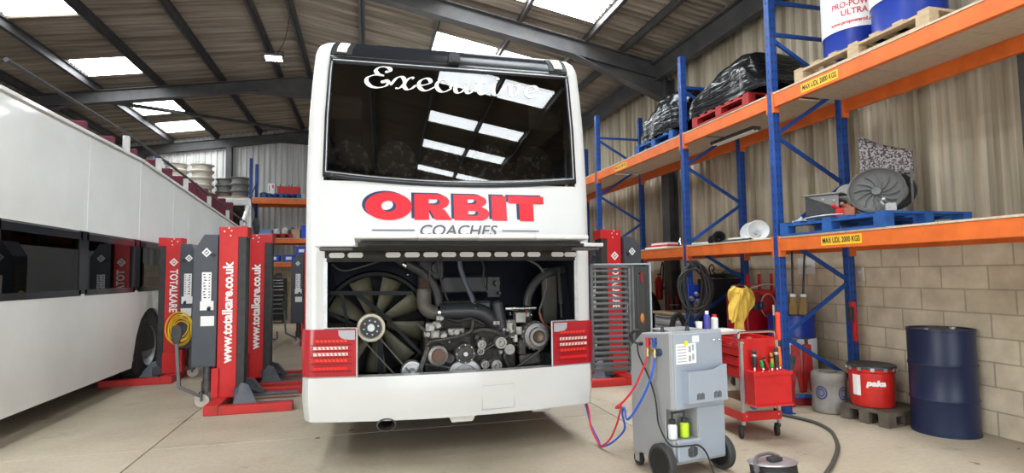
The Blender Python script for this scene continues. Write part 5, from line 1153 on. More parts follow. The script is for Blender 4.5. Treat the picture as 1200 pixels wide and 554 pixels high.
# wheels
for x in (-.035, W_+.035):
    w_ = MB(); Mx = Matrix.Translation((x, .09, .135)) @ Matrix.Rotation(pi/2, 4, 'Y')
    w_.lathe([(.105, -.03), (.125, -.032), (.135, -.02), (.135, .02), (.125, .032), (.105, .03)], 30, Mx); wo = w_.build('wheel', mat('tyre_grey', (.045, .045, .045), .7), ac)
    h = MB(); h.lathe([(.001, -.03), (.06, -.034), (.106, -.028), (.106, .028), (.06, .034), (.001, .03)], 24, Mx); h.build('wheel_disc', mat('disc_black', (.012, .012, .012), .5), wo)
g = MB(); g.cyl((-.03, .09, .135), (W_+.03, .09, .135), .012, n=10); g.build('axle', M['dark_steel'], ac)
for x in (.03, W_-.06):
    c = MB(); c.lathe([(.02, -.014), (.05, -.015), (.055, 0), (.05, .015), (.02, .014)], 22, Matrix.Translation((x, .45, .055)) @ Matrix.Rotation(pi/2, 4, 'Y')); co = c.build('caster', M['black_rubber'], ac)
    f = MB(); f.box(x-.025, x-.018, .42, .47, .04, .12); f.box(x+.018, x+.025, .42, .47, .04, .12); f.box(x-.03, x+.03, .40, .49, .112, .122); f.build('caster_fork', M['galv'], co)
g = MB(); g.tube([(.02, D_-.03, .97), (.02, D_+.03, 1.02), (.02, D_-.02, 1.07), (.02, D_-.13, 1.085)], .014, 8); g.build('handle', M['black_plastic'], ac)
# side fittings
for y, z, mm in ((.235, 1.0, 'fit_red'), (.16, 1.005, 'fit_blue')):
    f = MB(); f.cyl((0, y, z), (-.03, y, z), .012, n=12); f.cyl((-.025, y, z+.03), (-.025, y, z-.03), .014, n=12); f.cyl((-.025, y, z+.03), (-.025, y, z+.04), .02, n=12); f.build('coupling', mat(mm, rgb(200, 40, 50) if mm == 'fit_red' else rgb(30, 70, 150), .35), ac)
f = MB(); f.cyl((0, .20, .945), (-.035, .20, .945), .012, n=10); f.cyl((-.02, .26, .945), (-.02, .12, .945), .009, n=10); f.cyl((-.03, .235, .96), (-.03, .235, .90), .012, n=10); f.cyl((-.03, .15, .96), (-.03, .15, .90), .012, n=10); f.build('valve_block', mat('brass', (.62, .44, .18), .3, .9), ac)
f = MB(); f.cyl((0, .12, .94), (-.03, .12, .94), .03, n=16); f.build('gauge_knob', mat('navy_plastic', (.03, .05, .10), .4), ac)
f = MB(); f.box(-.003, 0, .30, .36, .89, .96); f.build('side_sticker', mat('sticker_green', (.55, .60, .48), .5), ac)
f = MB(); f.cyl((0, .33, .985), (-.03, .33, .985), .014, n=10); f.cyl((-.03, .33, .985), (-.035, .38, .99), .010, n=8); f.build('power_inlet', M['black_plastic'], ac)
f = MB(); f.lathe([(.001, 0), (.05, 0), (.05, .003)], 20, Matrix.Translation((-.001, .16, .62)) @ Matrix.Rotation(-pi/2, 4, 'Y')); f.build('side_vent', M['dark_steel'], ac)
for x, y in ((.0, .0),):
    g = MB(); g.cyl((.06, .16, 1.08), (.06, .16, 1.13), .018, .010, 12); g.build('antenna_stub', M['black_plastic'], ac); g = MB(); g.cyl((.22, .06, 1.09), (.22, .06, 1.135), .022, .010, 12); g.build('hose_guide', M['black_plastic'], ac)
g = MB(); g.box(.1, .42, .12, .34, 1.085, 1.10); g.build('top_tray', M['galv'], ac, bevel=.004)
g = MB(); g.tube(smooth_pts([(2.10, 4.16, .985), (2.09, 4.12, .90), (2.12, 4.03, .75), (2.135, 3.97, .62), (2.14, 3.95, .52), (2.14, 3.92, .40), (2.16, 3.80, .29), (2.28, 3.76, .285), (2.38, 3.78, .275), (2.46, 3.80, .20), (2.5, 3.76, .05), (2.6, 3.72, .012), (2.75, 3.72, .012), (2.87, 3.76, .05)], 6), .007, 6); tag(g.build('power_cable', M['black_rubber']), 'black power cable trailing down the silver machine to the floor', 'cable')
RH = mat('hose_red', rgb(206, 40, 56), .4); BH = mat('hose_blue', rgb(30, 84, 190), .4)
red_p = [(2.13, 4.055, .895), (2.10, 4.06, .82), (2.05, 4.12, .66), (2.0, 4.22, .53), (1.965, 4.30, .465), (2.01, 4.34, .45), (2.06, 4.40, .445), (2.08, 4.46, .40), (2.07, 4.52, .27), (2.05, 4.62, .12), (2.02, 4.74, .03), (2.02, 4.84, .05), (2.0, 4.93, .15), (2.0, 4.98, .30), (1.97, 5.08, .45)]
blue_p = [(2.147, 3.971, .895), (2.12, 3.96, .80), (2.08, 3.99, .66), (2.03, 4.07, .50), (2.00, 4.15, .405), (2.02, 4.24, .40), (2.06, 4.33, .42), (2.09, 4.42, .425), (2.10, 4.47, .36), (2.12, 4.48, .23), (2.07, 4.62, .09), (2.03, 4.76, .02), (2.04, 4.86, .05), (2.01, 4.95, .16), (1.99, 5.01, .31), (1.96, 5.10, .46)]
for P, mm, nm in ((red_p, RH, 'red'), (blue_p, BH, 'blue')):
    g = MB(); g.tube(smooth_pts(P, 7), .0085, 8); tag(g.build('service_hose', mm), '%s service hose looping from the silver machine to beneath the coach' % nm, 'hose')
# ---------------- red tool trolley ----------------
tr = thing('tool_trolley', 'red tool trolley with a front pocket of hand tools on black castors', 'trolley', (3.38, 4.62, 0), radians(-2))
TW, TD = .40, .66
g = MB(); g.box(0, TW, 0, TD, .55, .56); g.box(0, TW, 0, .012, .55, .92); g.box(0, TW, TD-.012, TD, .55, .92); g.box(TW-.012, TW, 0, TD, .55, .92); g.box(.02, TW, .01, TD, .84, .85); g.box(0, .012, 0, TD, .87, .92); g.build('cabinet', M['red_paint'], tr, bevel=.005)
for k, z in enumerate((.565, .66, .755)):
    g = MB(); g.box(-.008, .36, .02, TD-.02, z, z+.085); d = g.build('drawer', M['red_paint'], tr, bevel=.004)
    q = MB(); q.box(-.02, -.006, .04, TD-.04, z+.07, z+.084); q.build('drawer_handle', M['red_dark'], d)
for x in (.012, TW-.012):
    for y in (.012, TD-.012):
        g = MB(); g.box(x-.014, x+.014, y-.014, y+.014, .13, .90); g.build('post', M['galv'], tr)
g = MB(); g.box(0, TW, 0, TD, .165, .175); g.box(-.005, TW+.005, -.008, .004, .165, .245); g.box(-.005, TW+.005, TD-.004, TD+.008, .165, .245); g.box(-.008, .004, 0, TD, .165, .245); g.box(TW-.004, TW+.008, 0, TD, .165, .245); ty = g.build('bottom_tray', M['red_paint'], tr, bevel=.004)
g = MB()
for x in (.03, TW-.03): g.cyl((x, -.008, .215), (x, -.012, .215), .008, n=10)
for x in (.03, TW-.03): g.cyl((x, -.001, .88), (x, -.005, .88), .008, n=10)
g.build('screw_head', M['chrome'], ty)
for x in (.0, TW-.02):
    for y in (.02, TD-.04):
        c = MB(); c.lathe([(.015, -.014), (.045, -.016), (.05, -.008), (.05, .008), (.045, .016), (.015, .014)], 22, Matrix.Translation((x+.01, y+.03, .05)) @ Matrix.Rotation(radians(70), 4, 'Z') @ Matrix.Rotation(pi/2, 4, 'X')); co = c.build('caster', M['black_rubber'], tr)
        f = MB(); f.cbox((x+.01, y+.02, .10), (.035, .05, .03)); f.cyl((x+.012, y+.012, .1), (x+.012, y+.012, .17), .012, n=8); f.cyl((x-.012, y+.03, .05), (x+.032, y+.03, .05), .010, n=8); f.build('caster_fork', M['black_plastic'], co)
g = MB(); g.prism([(0, .64), (0, .34), (-.15, .33), (-.15, .628)], .385, YZ(.03)); g.prism([(-.15, .33), (-.18, .335), (-.18, .345), (-.15, .345)], .385, YZ(.03)); pk = g.build('tool_pocket', M['red_paint'], tr, bevel=.005)
g = MB(); g.box(.02, .42, -.165, .01, .325, .335); g.build('pocket_base', mat('red_faded', rgb(214, 90, 84), .45), pk)
g = MB(); g.box(.02, .45, -.155, -.0, .62, .665) if False else g.prism([(-.158, .60), (-.158, .634), (-.145, .634), (-.145, .60)], .405, YZ(.02)); g.build('pocket_rim', M['red_paint'], pk, bevel=.003)
g = MB(); g.tube(smooth_pts([(.01, .04, .90), (.01, .03, .955), (.04, .03, .975), (.34, .03, .975), (.385, .03, .96), (.39, .04, .90)], 5), .013, 8); g.build('chrome_handle', M['chrome'], tr)
def tool(label, x, y, z, L, r, m, m2=None, lean=0):
    t = thing('hand_tool', label, 'tool', (3.38+x, 4.62+y, z)); t.rotation_euler = (radians(-4), radians(lean), 0)
    g = MB(); g.lathe([(.001, 0), (r*.8, .0), (r*.75, L*.12), (r, L*.25), (r*1.05, L*.55), (r*.85, L*.8), (r*1.0, L*.93), (r*.6, L), (.001, L)], 12); g.build('grip', m, t)
    s_ = MB(); s_.cyl((0, 0, 0), (0, 0, -.07), r*.28, n=8); s_.build('shaft', M['chrome'], t)
    if m2: q = MB(); q.lathe([(r*.9, L*.6), (r*1.08, L*.64), (r*1.08, L*.72), (r*.9, L*.76)], 12); q.build('band', m2, t)
tool('black-handled hand tool at the left end of the red pocket', .10, -.06, .66, .16, .022, M['black_plastic'], M['galv'], 3)
tool('green-tipped hand tool next to the leftmost black one', .165, -.085, .655, .07, .017, mat('green_plastic', rgb(40, 160, 80), .4), None, -6)
tool('dark pliers handle in the middle of the pocket', .205, -.05, .655, .10, .016, M['black_plastic'], M['red_paint'], 8)
tool('red plier handle leaning in the middle of the pocket', .225, -.09, .655, .085, .013, M['red_paint'], None, -22)
tool('bright green handle in the right half of the pocket', .265, -.085, .652, .05, .018, M['green_plastic'], None, 2)
tool('yellow and black handled tool right of the green one', .305, -.05, .655, .13, .016, mat('ochre_plastic', rgb(190, 150, 50), .45), M['black_plastic'], -4)
tool('tall black-handled tool beside the orange one', .33, -.075, .65, .19, .02, M['black_plastic'], M['galv'], 2)
tool('orange-handled tool in the right of the red pocket', .385, -.05, .65, .19, .021, mat('orange_plastic', rgb(240, 110, 40), .4), None, 0)
t = thing('pry_bar', 'long tool with bright orange-red grip standing at the right corner of the trolley', 'tool', (3.82, 4.64, .68))
g = MB(); g.lathe([(.001, 0), (.02, 0), (.024, .02), (.022, .23), (.026, .25), (.02, .265), (.001, .265)], 14, Matrix.Translation((0, 0, .21))); g.build('grip', mat('orange_red', rgb(236, 72, 50), .4), t)
g = MB(); g.cyl((0, 0, -.2), (0, 0, .22), .017, n=10); g.build('bar', M['black_plastic'], t)
c = crate('tray_box', 'cardboard box with a round blue mark on the bottom tray of the red trolley', 'box', (3.60, 4.93, .177), (.34, .5, .15), mat('carton_cream', (.62, .54, .40), .8, col2=(.52, .45, .32), scale=4), radians(-2), False)
g = MB(); g.lathe([(.001, 0), (.03, 0)], 18, Matrix.Translation((-.04, -.2515, .10)) @ Matrix.Rotation(pi/2, 4, 'X') @ Matrix.Diagonal((1.5, 1, 1, 1))); g.build('round_mark', mat('mark_blue', rgb(90, 130, 180), .6), c)
# things on top of the trolley
def can(label, x, y, z, r, h, m, capm, nm='spray_can', cat='can'):
    t = thing(nm, label, cat, (x, y, z)); g = MB(); g.lathe([(r*.95, 0), (r, .005), (r, h*.75), (r*.6, h*.84), (.001, h*.84)], 18); g.build('body', m, t)
    c = MB(); c.lathe([(r*.62, h*.82), (r*.62, h), (.001, h)], 14); c.build('cap', capm, t); return t
TT = .925
g = MB(); g.box(-.19, .19, -.15, .15, 0, .012); g.box(-.2, .2, -.16, -.15, 0, .03); g.box(-.2, .2, .15, .16, 0, .03); g.box(-.2, -.19, -.15, .15, 0, .03); g.box(.19, .2, -.15, .15, 0, .03)
tag(g.build('metal_tray', M['old_white'], None, (3.50, 5.12, TT), .15, bevel=.003), 'shallow pale tray with cans on the far end of the red trolley', 'tray')
can('blue and white spray can standing on the trolley tray', 3.40, 5.17, TT+.013, .030, .21, mat('can_blue', rgb(70, 70, 160), .35), M['sticker_white'])
can('white bottle with a red cap beside the blue spray can', 3.50, 5.19, TT+.013, .037, .17, mat('bottle_white', (.72, .72, .72), .4), M['red_paint'], 'bottle', 'bottle')
g = MB(); g.lathe([(.028, 0), (.036, .10), (.033, .10), (.026, .005)], 18); tag(g.build('paper_cup', M['sticker_white'], None, (3.325, 5.20, TT+.013)), 'white paper cup left of the blue spray can', 'cup')
g = MB(); g.cbox((0, 0, .012), (.12, .1, .022)); tag(g.build('wipe_pack', M['sticker_white'], None, (3.56, 5.09, TT+.013), .4, bevel=.004), 'crumpled white paper by the red-capped bottle', 'paper')
rs3 = random.Random(11)
for k, (x, y, lb, mm) in enumerate(((3.47, 4.74, 'ratchet handle', M['chrome']), (3.60, 4.78, 'steel socket', M['galv']), (3.66, 4.72, 'small yellow box', mat('pale_yellow', (.75, .68, .38), .6)), (3.52, 4.86, 'black grease tin', M['black_plastic']), (3.68, 4.90, 'red screw tray', M['red_worn']))):
    g = MB()
    if k == 0: g.cyl((-.1, 0, .015), (.1, .02, .015), .011, n=10); g.cyl((.1, .02, .0), (.1, .02, .035), .022, n=12)
    elif k == 1: g.cyl((0, 0, 0), (0, 0, .05), .022, n=12); g.cyl((0, 0, .05), (0, 0, .055), .015, n=12)
    elif k == 3: g.lathe([(.04, 0), (.04, .05), (.042, .052), (.042, .06), (.001, .06)], 16)
    else: g.cbox((0, 0, .02), (.08, .05, .04)); g.cbox((0, 0, .042), (.084, .054, .008))
    tag(g.build('trolley_tool', mm, None, (x, y, .852), rs3.uniform(-.5, .5)), lb+' lying in the top of the red trolley', 'tool')
# ---------------- along the wall under the racking ----------------
rc = thing('roller_cabinet', 'tall glossy red roller tool cabinet behind the rack post and yellow cloth', 'tool cabinet', (5.12, 6.64, 0))
g = MB(); g.box(-.30, .34, -.22, .22, .12, 1.24); g.build('carcase', mat('red_deep', rgb(164, 20, 30), .3, coat=.4), rc, bevel=.012)
for k in range(6):
    z = .16+.15*k; g = MB(); g.box(-.315, -.298, -.19, .19, z, z+.135); d = g.build('drawer', M['red_deep'], rc, bevel=.003); q = MB(); q.box(-.33, -.314, -.17, .17, z+.11, z+.125); q.build('handle', M['chrome'], d)
for x in (-.24, .28):
    for y in (-.17, .17): c = MB(); c.cyl((x, y-.02, .055), (x, y+.02, .055), .055, n=16); c.box(x-.03, x+.03, y-.03, y+.03, .08, .125); c.build('caster', M['black_rubber'], rc)
og = thing('tool_rack', 'red steel tool rack with upright prongs standing on the red cabinet', 'rack', (5.14, 6.62, 1.241))
g = MB(); g.box(-.34, .34, -.14, .14, .0, .015); g.box(-.34, .34, -.15, -.14, 0, .05); g.box(-.34, .34, .14, .15, 0, .05); g.box(-.28, .3, -.1, .1, .115, .128); og1 = g.build('shelf', M['red_paint'], og)
for x in (-.06, .13, .33):
    g = MB(); g.box(x-.014, x+.014, .10, .13, 0, .27); g.build('prong', M['red_paint'], og)
g = MB(); g.tube(smooth_pts([(-.34, -.12, .03), (-.2, -.13, .09), (0, -.12, .13), (.2, -.13, .12), (.33, -.12, .14)], 4), .008, 6); tag(g.build('air_line', mat('cable_pale', (.45, .42, .40), .5), None, (5.14, 6.58, 1.241)), 'pale cable lying across the red tool rack', 'cable')
# yellow cloth
def cloth():
    g = MB(); nu, nv = 26, 40
    def fn(u, v):
        z = 1.345-.67*v
        wd = .17+.07*sin(pi*min(1, v*1.6))-(.10 if v > .45 else .10*max(0, v-.25)/.2)*1.0
        if v < .08: wd *= .55+.45*v/.08
        cx = .0-.03*v+.04*sin(v*6)
        a = (u-.5)*2
        fold = .035*sin(a*9+4*v+1.5*sin(v*7))+.025*sin(a*17-v*9)
        return (cx+a*wd+.015*sin(v*14+a*3), -.02-.06*(1-a*a)+fold*(.35+.65*v), z+.03*a*a*(1-v)+.02*sin(a*7)*v)
    g.grid(fn, nu, nv, 0, True)
    def fn2(u, v):      # the sleeve-like fold thrown over to the left
        a = (u-.5)*2; z = 1.30-.34*v
        return (-.10-.13*v+a*(.10-.05*v)+.01*sin(9*v), -.09-.04*(1-a*a)+.02*sin(a*8+5*v), z+.03*sin(a*4))
    g.grid(fn2, 14, 16, 0, True)
    return g
tag(cloth().build('cloth', mat('yellow_cloth', rgb(226, 190, 84), .85, col2=rgb(206, 168, 66), scale=7), None, (4.46, 6.10, 0), .2, solid=.006, sub=1), 'crumpled yellow cloth hanging before the red roller cabinet', 'cloth')
t = thing('cloth_stand', 'black stand pole holding up the yellow cloth', 'stand', (4.50, 6.22, 0))
g = MB(); g.cyl((0, 0, 0), (0, 0, 1.35), .016, n=10); g.ell((0, 0, 1.35), (.05, .05, .03)); g.build('pole', M['black_plastic'], t); g = MB(); g.cyl((0, 0, 0), (0, 0, .03), .16, n=20); g.build('base', M['black_plastic'], t)
t = thing('ear_defenders', 'pair of blue and black ear defenders hung on the red cabinet front', 'ear defenders', (4.93, 6.36, 1.10)); t.rotation_euler = (0, 0, .2)
for x in (-.05, .07):
    g = MB(); g.lathe([(.001, -.03), (.035, -.03), (.045, -.01), (.045, .02), (.03, .03), (.001, .03)], 18, Matrix.Translation((x, 0, 0)) @ Matrix.Rotation(pi/2, 4, 'X') @ Matrix.Diagonal((.8, 1.2, 1, 1))); g.build('ear_cup', mat('cup_navy', (.03, .05, .10), .35), t)
g = MB(); g.tube(smooth_pts([(-.05, 0, .04), (-.05, 0, .12), (.01, 0, .17), (.07, 0, .12), (.07, 0, .04)], 5), .009, 6); g.build('headband', M['black_plastic'], t)
g = MB(); g.tube([(5.10+.11*cos(2*pi*k/30), 6.36, 1.10+.15*sin(2*pi*k/30)) for k in range(30)], .007, 6, closed=True); tag(g.build('wire_loop', mat('wire_grey', (.36, .33, .32), .5)), 'thin loop of grey tube hung on the red cabinet beside the rack post', 'tube')
t = thing('grease_lance', 'thin upright rod with white tip before the red cabinet', 'rod', (4.90, 6.02, .0))
g = MB(); g.cyl((0, 0, 0), (0, 0, 1.05), .008, n=8); g.build('rod', M['dirty_iron'], t); g = MB(); g.cyl((0, 0, 1.0), (0, 0, 1.13), .012, n=8); g.build('tip', M['sticker_white'], t)
# dark cabinet, cables on it
t = thing('dark_cabinet', 'dark navy cupboard with cables heaped on its top, behind the yellow cloth', 'cupboard', (5.30, 7.72, 0))
g = MB(); g.box(-.33, .33, -.18, .06, .0, 1.44); g.build('carcase', mat('cupboard_navy', (.012, .014, .022), .5), t, bevel=.01)
g = MB(); g.box(-.31, -.01, -.19, -.178, .05, 1.4); g.build('door', M['cupboard_navy'], t, bevel=.004); g = MB(); g.box(.01, .31, -.19, -.178, .05, 1.4); g.build('door', M['cupboard_navy'], t, bevel=.004)
rs4 = random.Random(8); P = [(5.30+.27*cos(k*.9)+rs4.uniform(-.04, .04), 7.66+.09*sin(k*1.3), 1.46+.012*(k % 5)) for k in range(22)]
g = MB(); g.tube(smooth_pts(P, 4), .014, 6); tag(g.build('cable_heap', M['black_rubber']), 'black cable heaped on the dark cupboard', 'cable')
g = MB(); g.tube(smooth_pts([(5.12, 7.62, 1.47), (5.08, 7.62, 1.60), (5.13, 7.62, 1.66), (5.17, 7.62, 1.60), (5.14, 7.62, 1.55), (5.30, 7.65, 1.48)], 5), .010, 6); tag(g.build('wire_hook', M['black_rubber']), 'looped black wire sticking up from the cable heap', 'wire')
g = MB(); g.ell((0, 0, .05), (.14, .10, .06)); g.ell((.12, 0, .04), (.07, .07, .045)); tag(g.build('green_net', mat('net_green', (.10, .14, .11), .8, col2=(.2, .24, .2), scale=20, bump=.5), None, (5.46, 7.66, 1.46)), 'greenish bundle on the right end of the dark cupboard', 'bundle')
# coil of cable on the rack post
coil = MB(); rs = random.Random(21)
for k in range(11):
    rx = .185+rs.uniform(-.06, .03); rz = .33+rs.uniform(-.06, .05); ox, oz = rs.uniform(-.02, .03), rs.uniform(-.03, .03)
    coil.tube([(ox+rx*cos(2*pi*q/40)+.012*sin(6*pi*q/40+k), -.012*k+.06+.012*sin(4*pi*q/40+k), oz+rz*sin(2*pi*q/40)) for q in range(40)], rs.choice((.011, .013, .016)), 6, closed=True)
tag(coil.build('coiled_cable', mat('cable_black', (.035, .035, .036), .45), None, (4.40, 6.98, 1.31), radians(-38)), 'thick coil of black cables hung on the middle rack post', 'cable coil')
g = MB(); g.tube(smooth_pts([(4.34, 6.98, 1.0), (4.28, 7.0, .85), (4.24, 7.05, .72), (4.28, 6.98, .62), (4.38, 6.88, .66), (4.46, 6.75, .75)], 6), .014, 6); tag(g.build('cable_tail', M['cable_black']), 'black cable tail dangling below the coil on the rack post', 'cable')
g = MB(); g.cbox((4.38, 7.03, 1.66), (.03, .16, .03)); g.cbox((4.35, 6.95, 1.68), (.03, .03, .07)); tag(g.build('coil_hook', M['dark_steel']), 'steel hook on the rack post carrying the cable coil', 'hook')
t = thing('wall_socket_box', 'blue socket box with silver plugs on the middle rack post, inside the coil', 'socket box', (4.43, 7.115, 1.25))
g = MB(); g.box(-.07, .11, -.05, .02, -.12, .12); g.build('box', M['blue_drum'], t, bevel=.008)
for x, z in ((-.03, -.06), (.07, -.10), (.05, .0)): g = MB(); g.cyl((x, -.05, z), (x, -.09, z-.02), .03, n=14); g.build('plug', M['galv'], t)
# white drawer bench, extinguisher, sack, hand truck, ladder
t = thing('drawer_bench', 'pale grey drawer bench with wooden top past the middle rack post', 'bench', (5.02, 8.30, 0), 0)
g = MB(); g.box(-.26, .30, -.42, .45, .06, .86); g.build('carcase', mat('bench_grey', (.50, .52, .53), .45), t, bevel=.006); g = MB(); g.box(-.29, .32, -.45, .48, .861, .90); g.build('worktop', M['pale_wood'], t, bevel=.004)
for k in range(6):
    z = .10+.125*k
    g = MB(); g.box(-.24, .28, -.435, -.418, z, z+.11); d = g.build('drawer', M['bench_grey'], t, bevel=.003); q = MB(); q.box(-.20, .24, -.45, -.434, z+.085, z+.098); q.build('handle', M['dark_steel'], d)
    g = MB(); g.box(-.278, -.26, -.40, .43, z, z+.11); d = g.build('drawer', M['bench_grey'], t, bevel=.003); q = MB(); q.box(-.292, -.277, -.36, .39, z+.085, z+.098); q.build('handle', M['dark_steel'], d)
g = MB(); g.tube([(4.48+.10*cos(radians(a)), 7.55-.05*cos(radians(a)), .48+.45*sin(radians(a))) for a in range(20, 200, 12)], .04, 10); tag(g.build('rubber_hose', M['black_rubber']), 'thick black hose arching in front of the drawer bench', 'hose')
t = thing('fire_extinguisher', 'red fire extinguisher hung on the block wall beyond the column', 'extinguisher', (5.53, 9.98, 1.02))
g = MB(); g.lathe([(.06, 0), (.075, .01), (.075, .36), (.05, .42), (.02, .44), (.02, .47), (.001, .47)], 20); g.build('cylinder', M['red_paint'], t)
g = MB(); g.cbox((0, -.02, .49), (.03, .12, .03)); g.tube(smooth_pts([(0, -.05, .48), (-.03, -.16, .62), (-.02, -.2, .72), (-.02, -.22, .62), (-.03, -.2, .3), (-.03, -.12, .15)], 5), .014, 6); g.build('valve_hose', M['black_plastic'], t)
g = MB(); g.box(-.02, .12, -.05, .05, .2, .24); g.build('wall_bracket', M['dark_steel'], t)
def lump(nm, label, cat, loc, r, m, seed):
    g = MB(); g.ell((0, 0, 0), (1, 1, 1), n=22); vs = []
    for v in g.v:
        p = Vector(v); d = 1+.22*mnoise.noise(p*1.5+Vector((seed, 0, 0)))+.1*mnoise.noise(p*3.5); q = p*d; vs.append((q.x*r[0], q.y*r[1], max(-r[2], q.z*r[2])))
    g.v = vs; return tag(g.build(nm, m, None, loc), label, cat)
lump('bin_sack', 'big slack black sack below the fire extinguisher', 'sack', (5.22, 9.95, .62), (.26, .34, .62), mat('sack_black', (.012, .012, .013), .4), 4)
t = thing('hand_truck', 'grey tubular hand truck standing behind the open louvred door', 'hand truck', (4.50, 9.0, 0), radians(10))
g = MB(); g.tube(smooth_pts([(-.16, 0, .05), (-.16, 0, .85), (-.12, 0, 1.02), (0, 0, 1.06), (.12, 0, 1.02), (.16, 0, .85), (.16, 0, .05)], 5), .018, 8); g.build('frame', M['galv'], t)
g = MB(); g.box(-.18, .18, -.2, 0, .02, .035); g.build('toe_plate', M['galv'], t)
for x in (-.2, .2): g = MB(); g.cyl((x-.02, .08, .11), (x+.02, .08, .11), .11, n=18); g.build('wheel', M['black_rubber'], t)
g = MB(); g.lathe([(.05, -.02), (.07, 0), (.05, .02), (.03, 0), (.05, -.02)], 20, Matrix.Translation((0, -.04, .70)) @ Matrix.Rotation(pi/2, 4, 'X')); g.cyl((0, 0, .70), (0, -.05, .70), .03, n=12); g.build('red_hub', M['red_paint'], t)
t = thing('step_ladder', 'small red step ladder leaning by the steel column', 'ladder', (5.30, 8.98, .0), 0)
for dx in (-.13, .13): g = MB(); g.bar((dx, -.1, .0), (dx*.6, .12, 1.12), .03, .045); g.build('stile', mat('ladder_red', rgb(130, 34, 40), .5), t)
for k in range(4): g = MB(); g.bar((-.125+.012*k, -.06+.045*k, .25+.24*k), (.125-.012*k, -.06+.045*k, .25+.24*k), .06, .02); g.build('tread', M['galv'], t)
def notice(label, y, z, w, h, lines):
    t = MB(); t.box(XR-.0535, XR-.0515, y-w/2, y+w/2, z-h/2, z+h/2); o = tag(t.build('wall_notice', M['paper'], None), label, 'notice')
    return o
notice('white paper notice on the block wall above the brooms', 6.28, 1.61, .30, .21, 2)
notice('small white notice on the block wall beyond the coach grille', 10.5, 1.70, .26, .26, 2)
g = MB(); v, f = text_geo('EMPTY', .05, .001); g.add(v, f, 0, False, facing((XR-.055, 6.26, 1.60), (0, -1, 0), (0, 0, 1))); tn = g.build('notice_text', M['print_grey'], [o for o in bpy.data.objects if o.name == 'wall_notice'][0])
t = thing('socket', 'pale electrical socket on the block wall by the rear rack post', 'socket', (XR-.051, 5.42, 1.50)); g = MB(); g.box(-.03, 0, -.045, .045, -.08, .08); g.build('plate', M['old_white'], t, bevel=.006); g = MB(); g.box(-.034, -.03, -.012, .012, .01, .04); g.build('switch', M['sticker_white'], t)
# drum with brooms, jacks, keg, red drum
drum('waste_drum', 'blue and white drum carrying upturned brooms, behind the front rack post', (5.20, 6.08, 0), radians(-40), M['blue_drum'], (.06, .72), (), h=1.0, r=.27)
for k, (x, y, lb) in enumerate(((5.115, 6.09, 'leftmost'), (5.18, 6.01, 'middle'), (5.245, 5.93, 'rightmost'))):
    t = thing('broom', 'broom with tan bristles and dark handle on the blue drum, %s of three' % lb, 'broom', (x, y, 1.0), radians(-40)); t.rotation_euler = (0, radians(-2+3*k), radians(-40))
    g = MB(); g.prism([(-.05, 0), (.05, 0), (.043, .14), (.032, .22), (-.032, .22), (-.043, .14)], .08, XZ(-.04)); g.build('bristles', mat('straw', (.34, .23, .09), .9, col2=(.22, .14, .05), scale=30, stretch=(6, 6, .4)), t, bevel=.012)
    g = MB(); g.cbox((0, 0, .24), (.075, .06, .05)); g.build('head', M['galv'], t, bevel=.008); g = MB(); g.cyl((0, 0, .19), (0, 0, .82), .013, n=10); g.build('handle', M['black_plastic'], t)
t = thing('low_pallet', 'low wooden board with blue edge under the red jacks', 'board', (4.95, 5.68, 0), radians(-20))
g = MB(); g.box(-.22, .25, -.14, .13, .10, .13); g.build('board', M['pale_wood'], t); g = MB(); g.box(-.23, .26, -.17, -.14, .095, .135); g.build('edge', M['blue_pallet'], t); g = MB(); g.box(-.2, .22, -.13, .12, .0, .098); g.build('base_box', mat('red_dirty', rgb(150, 30, 34), .6), t, bevel=.01)
for k, (x, y, lb) in enumerate(((4.90, 5.68, 'left'), (5.03, 5.65, 'right'))):
    t = thing('axle_stand', 'red axle stand leaning on the blue and white drum, %s of the pair' % lb, 'axle stand', (x, y, .131), radians(-30+20*k))
    g = MB(); g.prism([(-.07, 0), (-.03, 0), (0, .22), (.03, 0), (.07, 0), (.055, .30), (.045, .55), (-.045, .55), (-.05, .30)], .05, XZ(-.03)); g.build('frame', M['red_worn'], t, bevel=.008)
    g = MB(); g.cyl((0, 0, .5), (0, 0, .62), .02, n=10); g.cbox((0, 0, .62), (.07, .04, .02)); g.build('saddle', M['dark_steel'], t)
g = MB(); g.cbox((0, 0, .15), (.14, .04, .30)); g.cbox((0, -.025, .15), (.10, .012, .22)); o = tag(g.build('metal_cover', M['dirty_iron'], None, (4.66, 5.60, .30), radians(-30), bevel=.008), 'grey-brown metal plate leaning beside the red axle stands', 'plate'); o.rotation_euler = (0, radians(14), radians(-30))
g = MB(); g.box(4.58, 4.74, 5.52, 5.68, .0, .30); tag(g.build('base_crate', M['red_dirty'], bevel=.01), 'dirty red metal box under the leaning plate', 'box')
kg = thing('plastic_keg', 'grey plastic keg with round blue marks beside the red drum', 'keg', (4.955, 5.26, 0)); kg.scale = (.9, .9, 1.02)
GK = mat('keg_grey', (.30, .29, .265), .5, col2=(.20, .185, .16), scale=6)
g = MB(); g.lathe([(.17, 0), (.19, .01), (.195, .03), (.195, .09), (.19, .10), (.19, .33), (.196, .345), (.196, .40), (.18, .425), (.10, .425), (.10, .385), (.001, .385)], 36); g.build('shell', GK, kg)
g = MB(); g.bar((-.10, 0, .42), (.10, 0, .42), .045, .025); g.build('carry_handle', GK, kg, bevel=.006); g = MB(); g.cyl((.05, -.06, .385), (.05, -.06, .41), .03, n=16); g.build('cap', M['black_plastic'], kg)
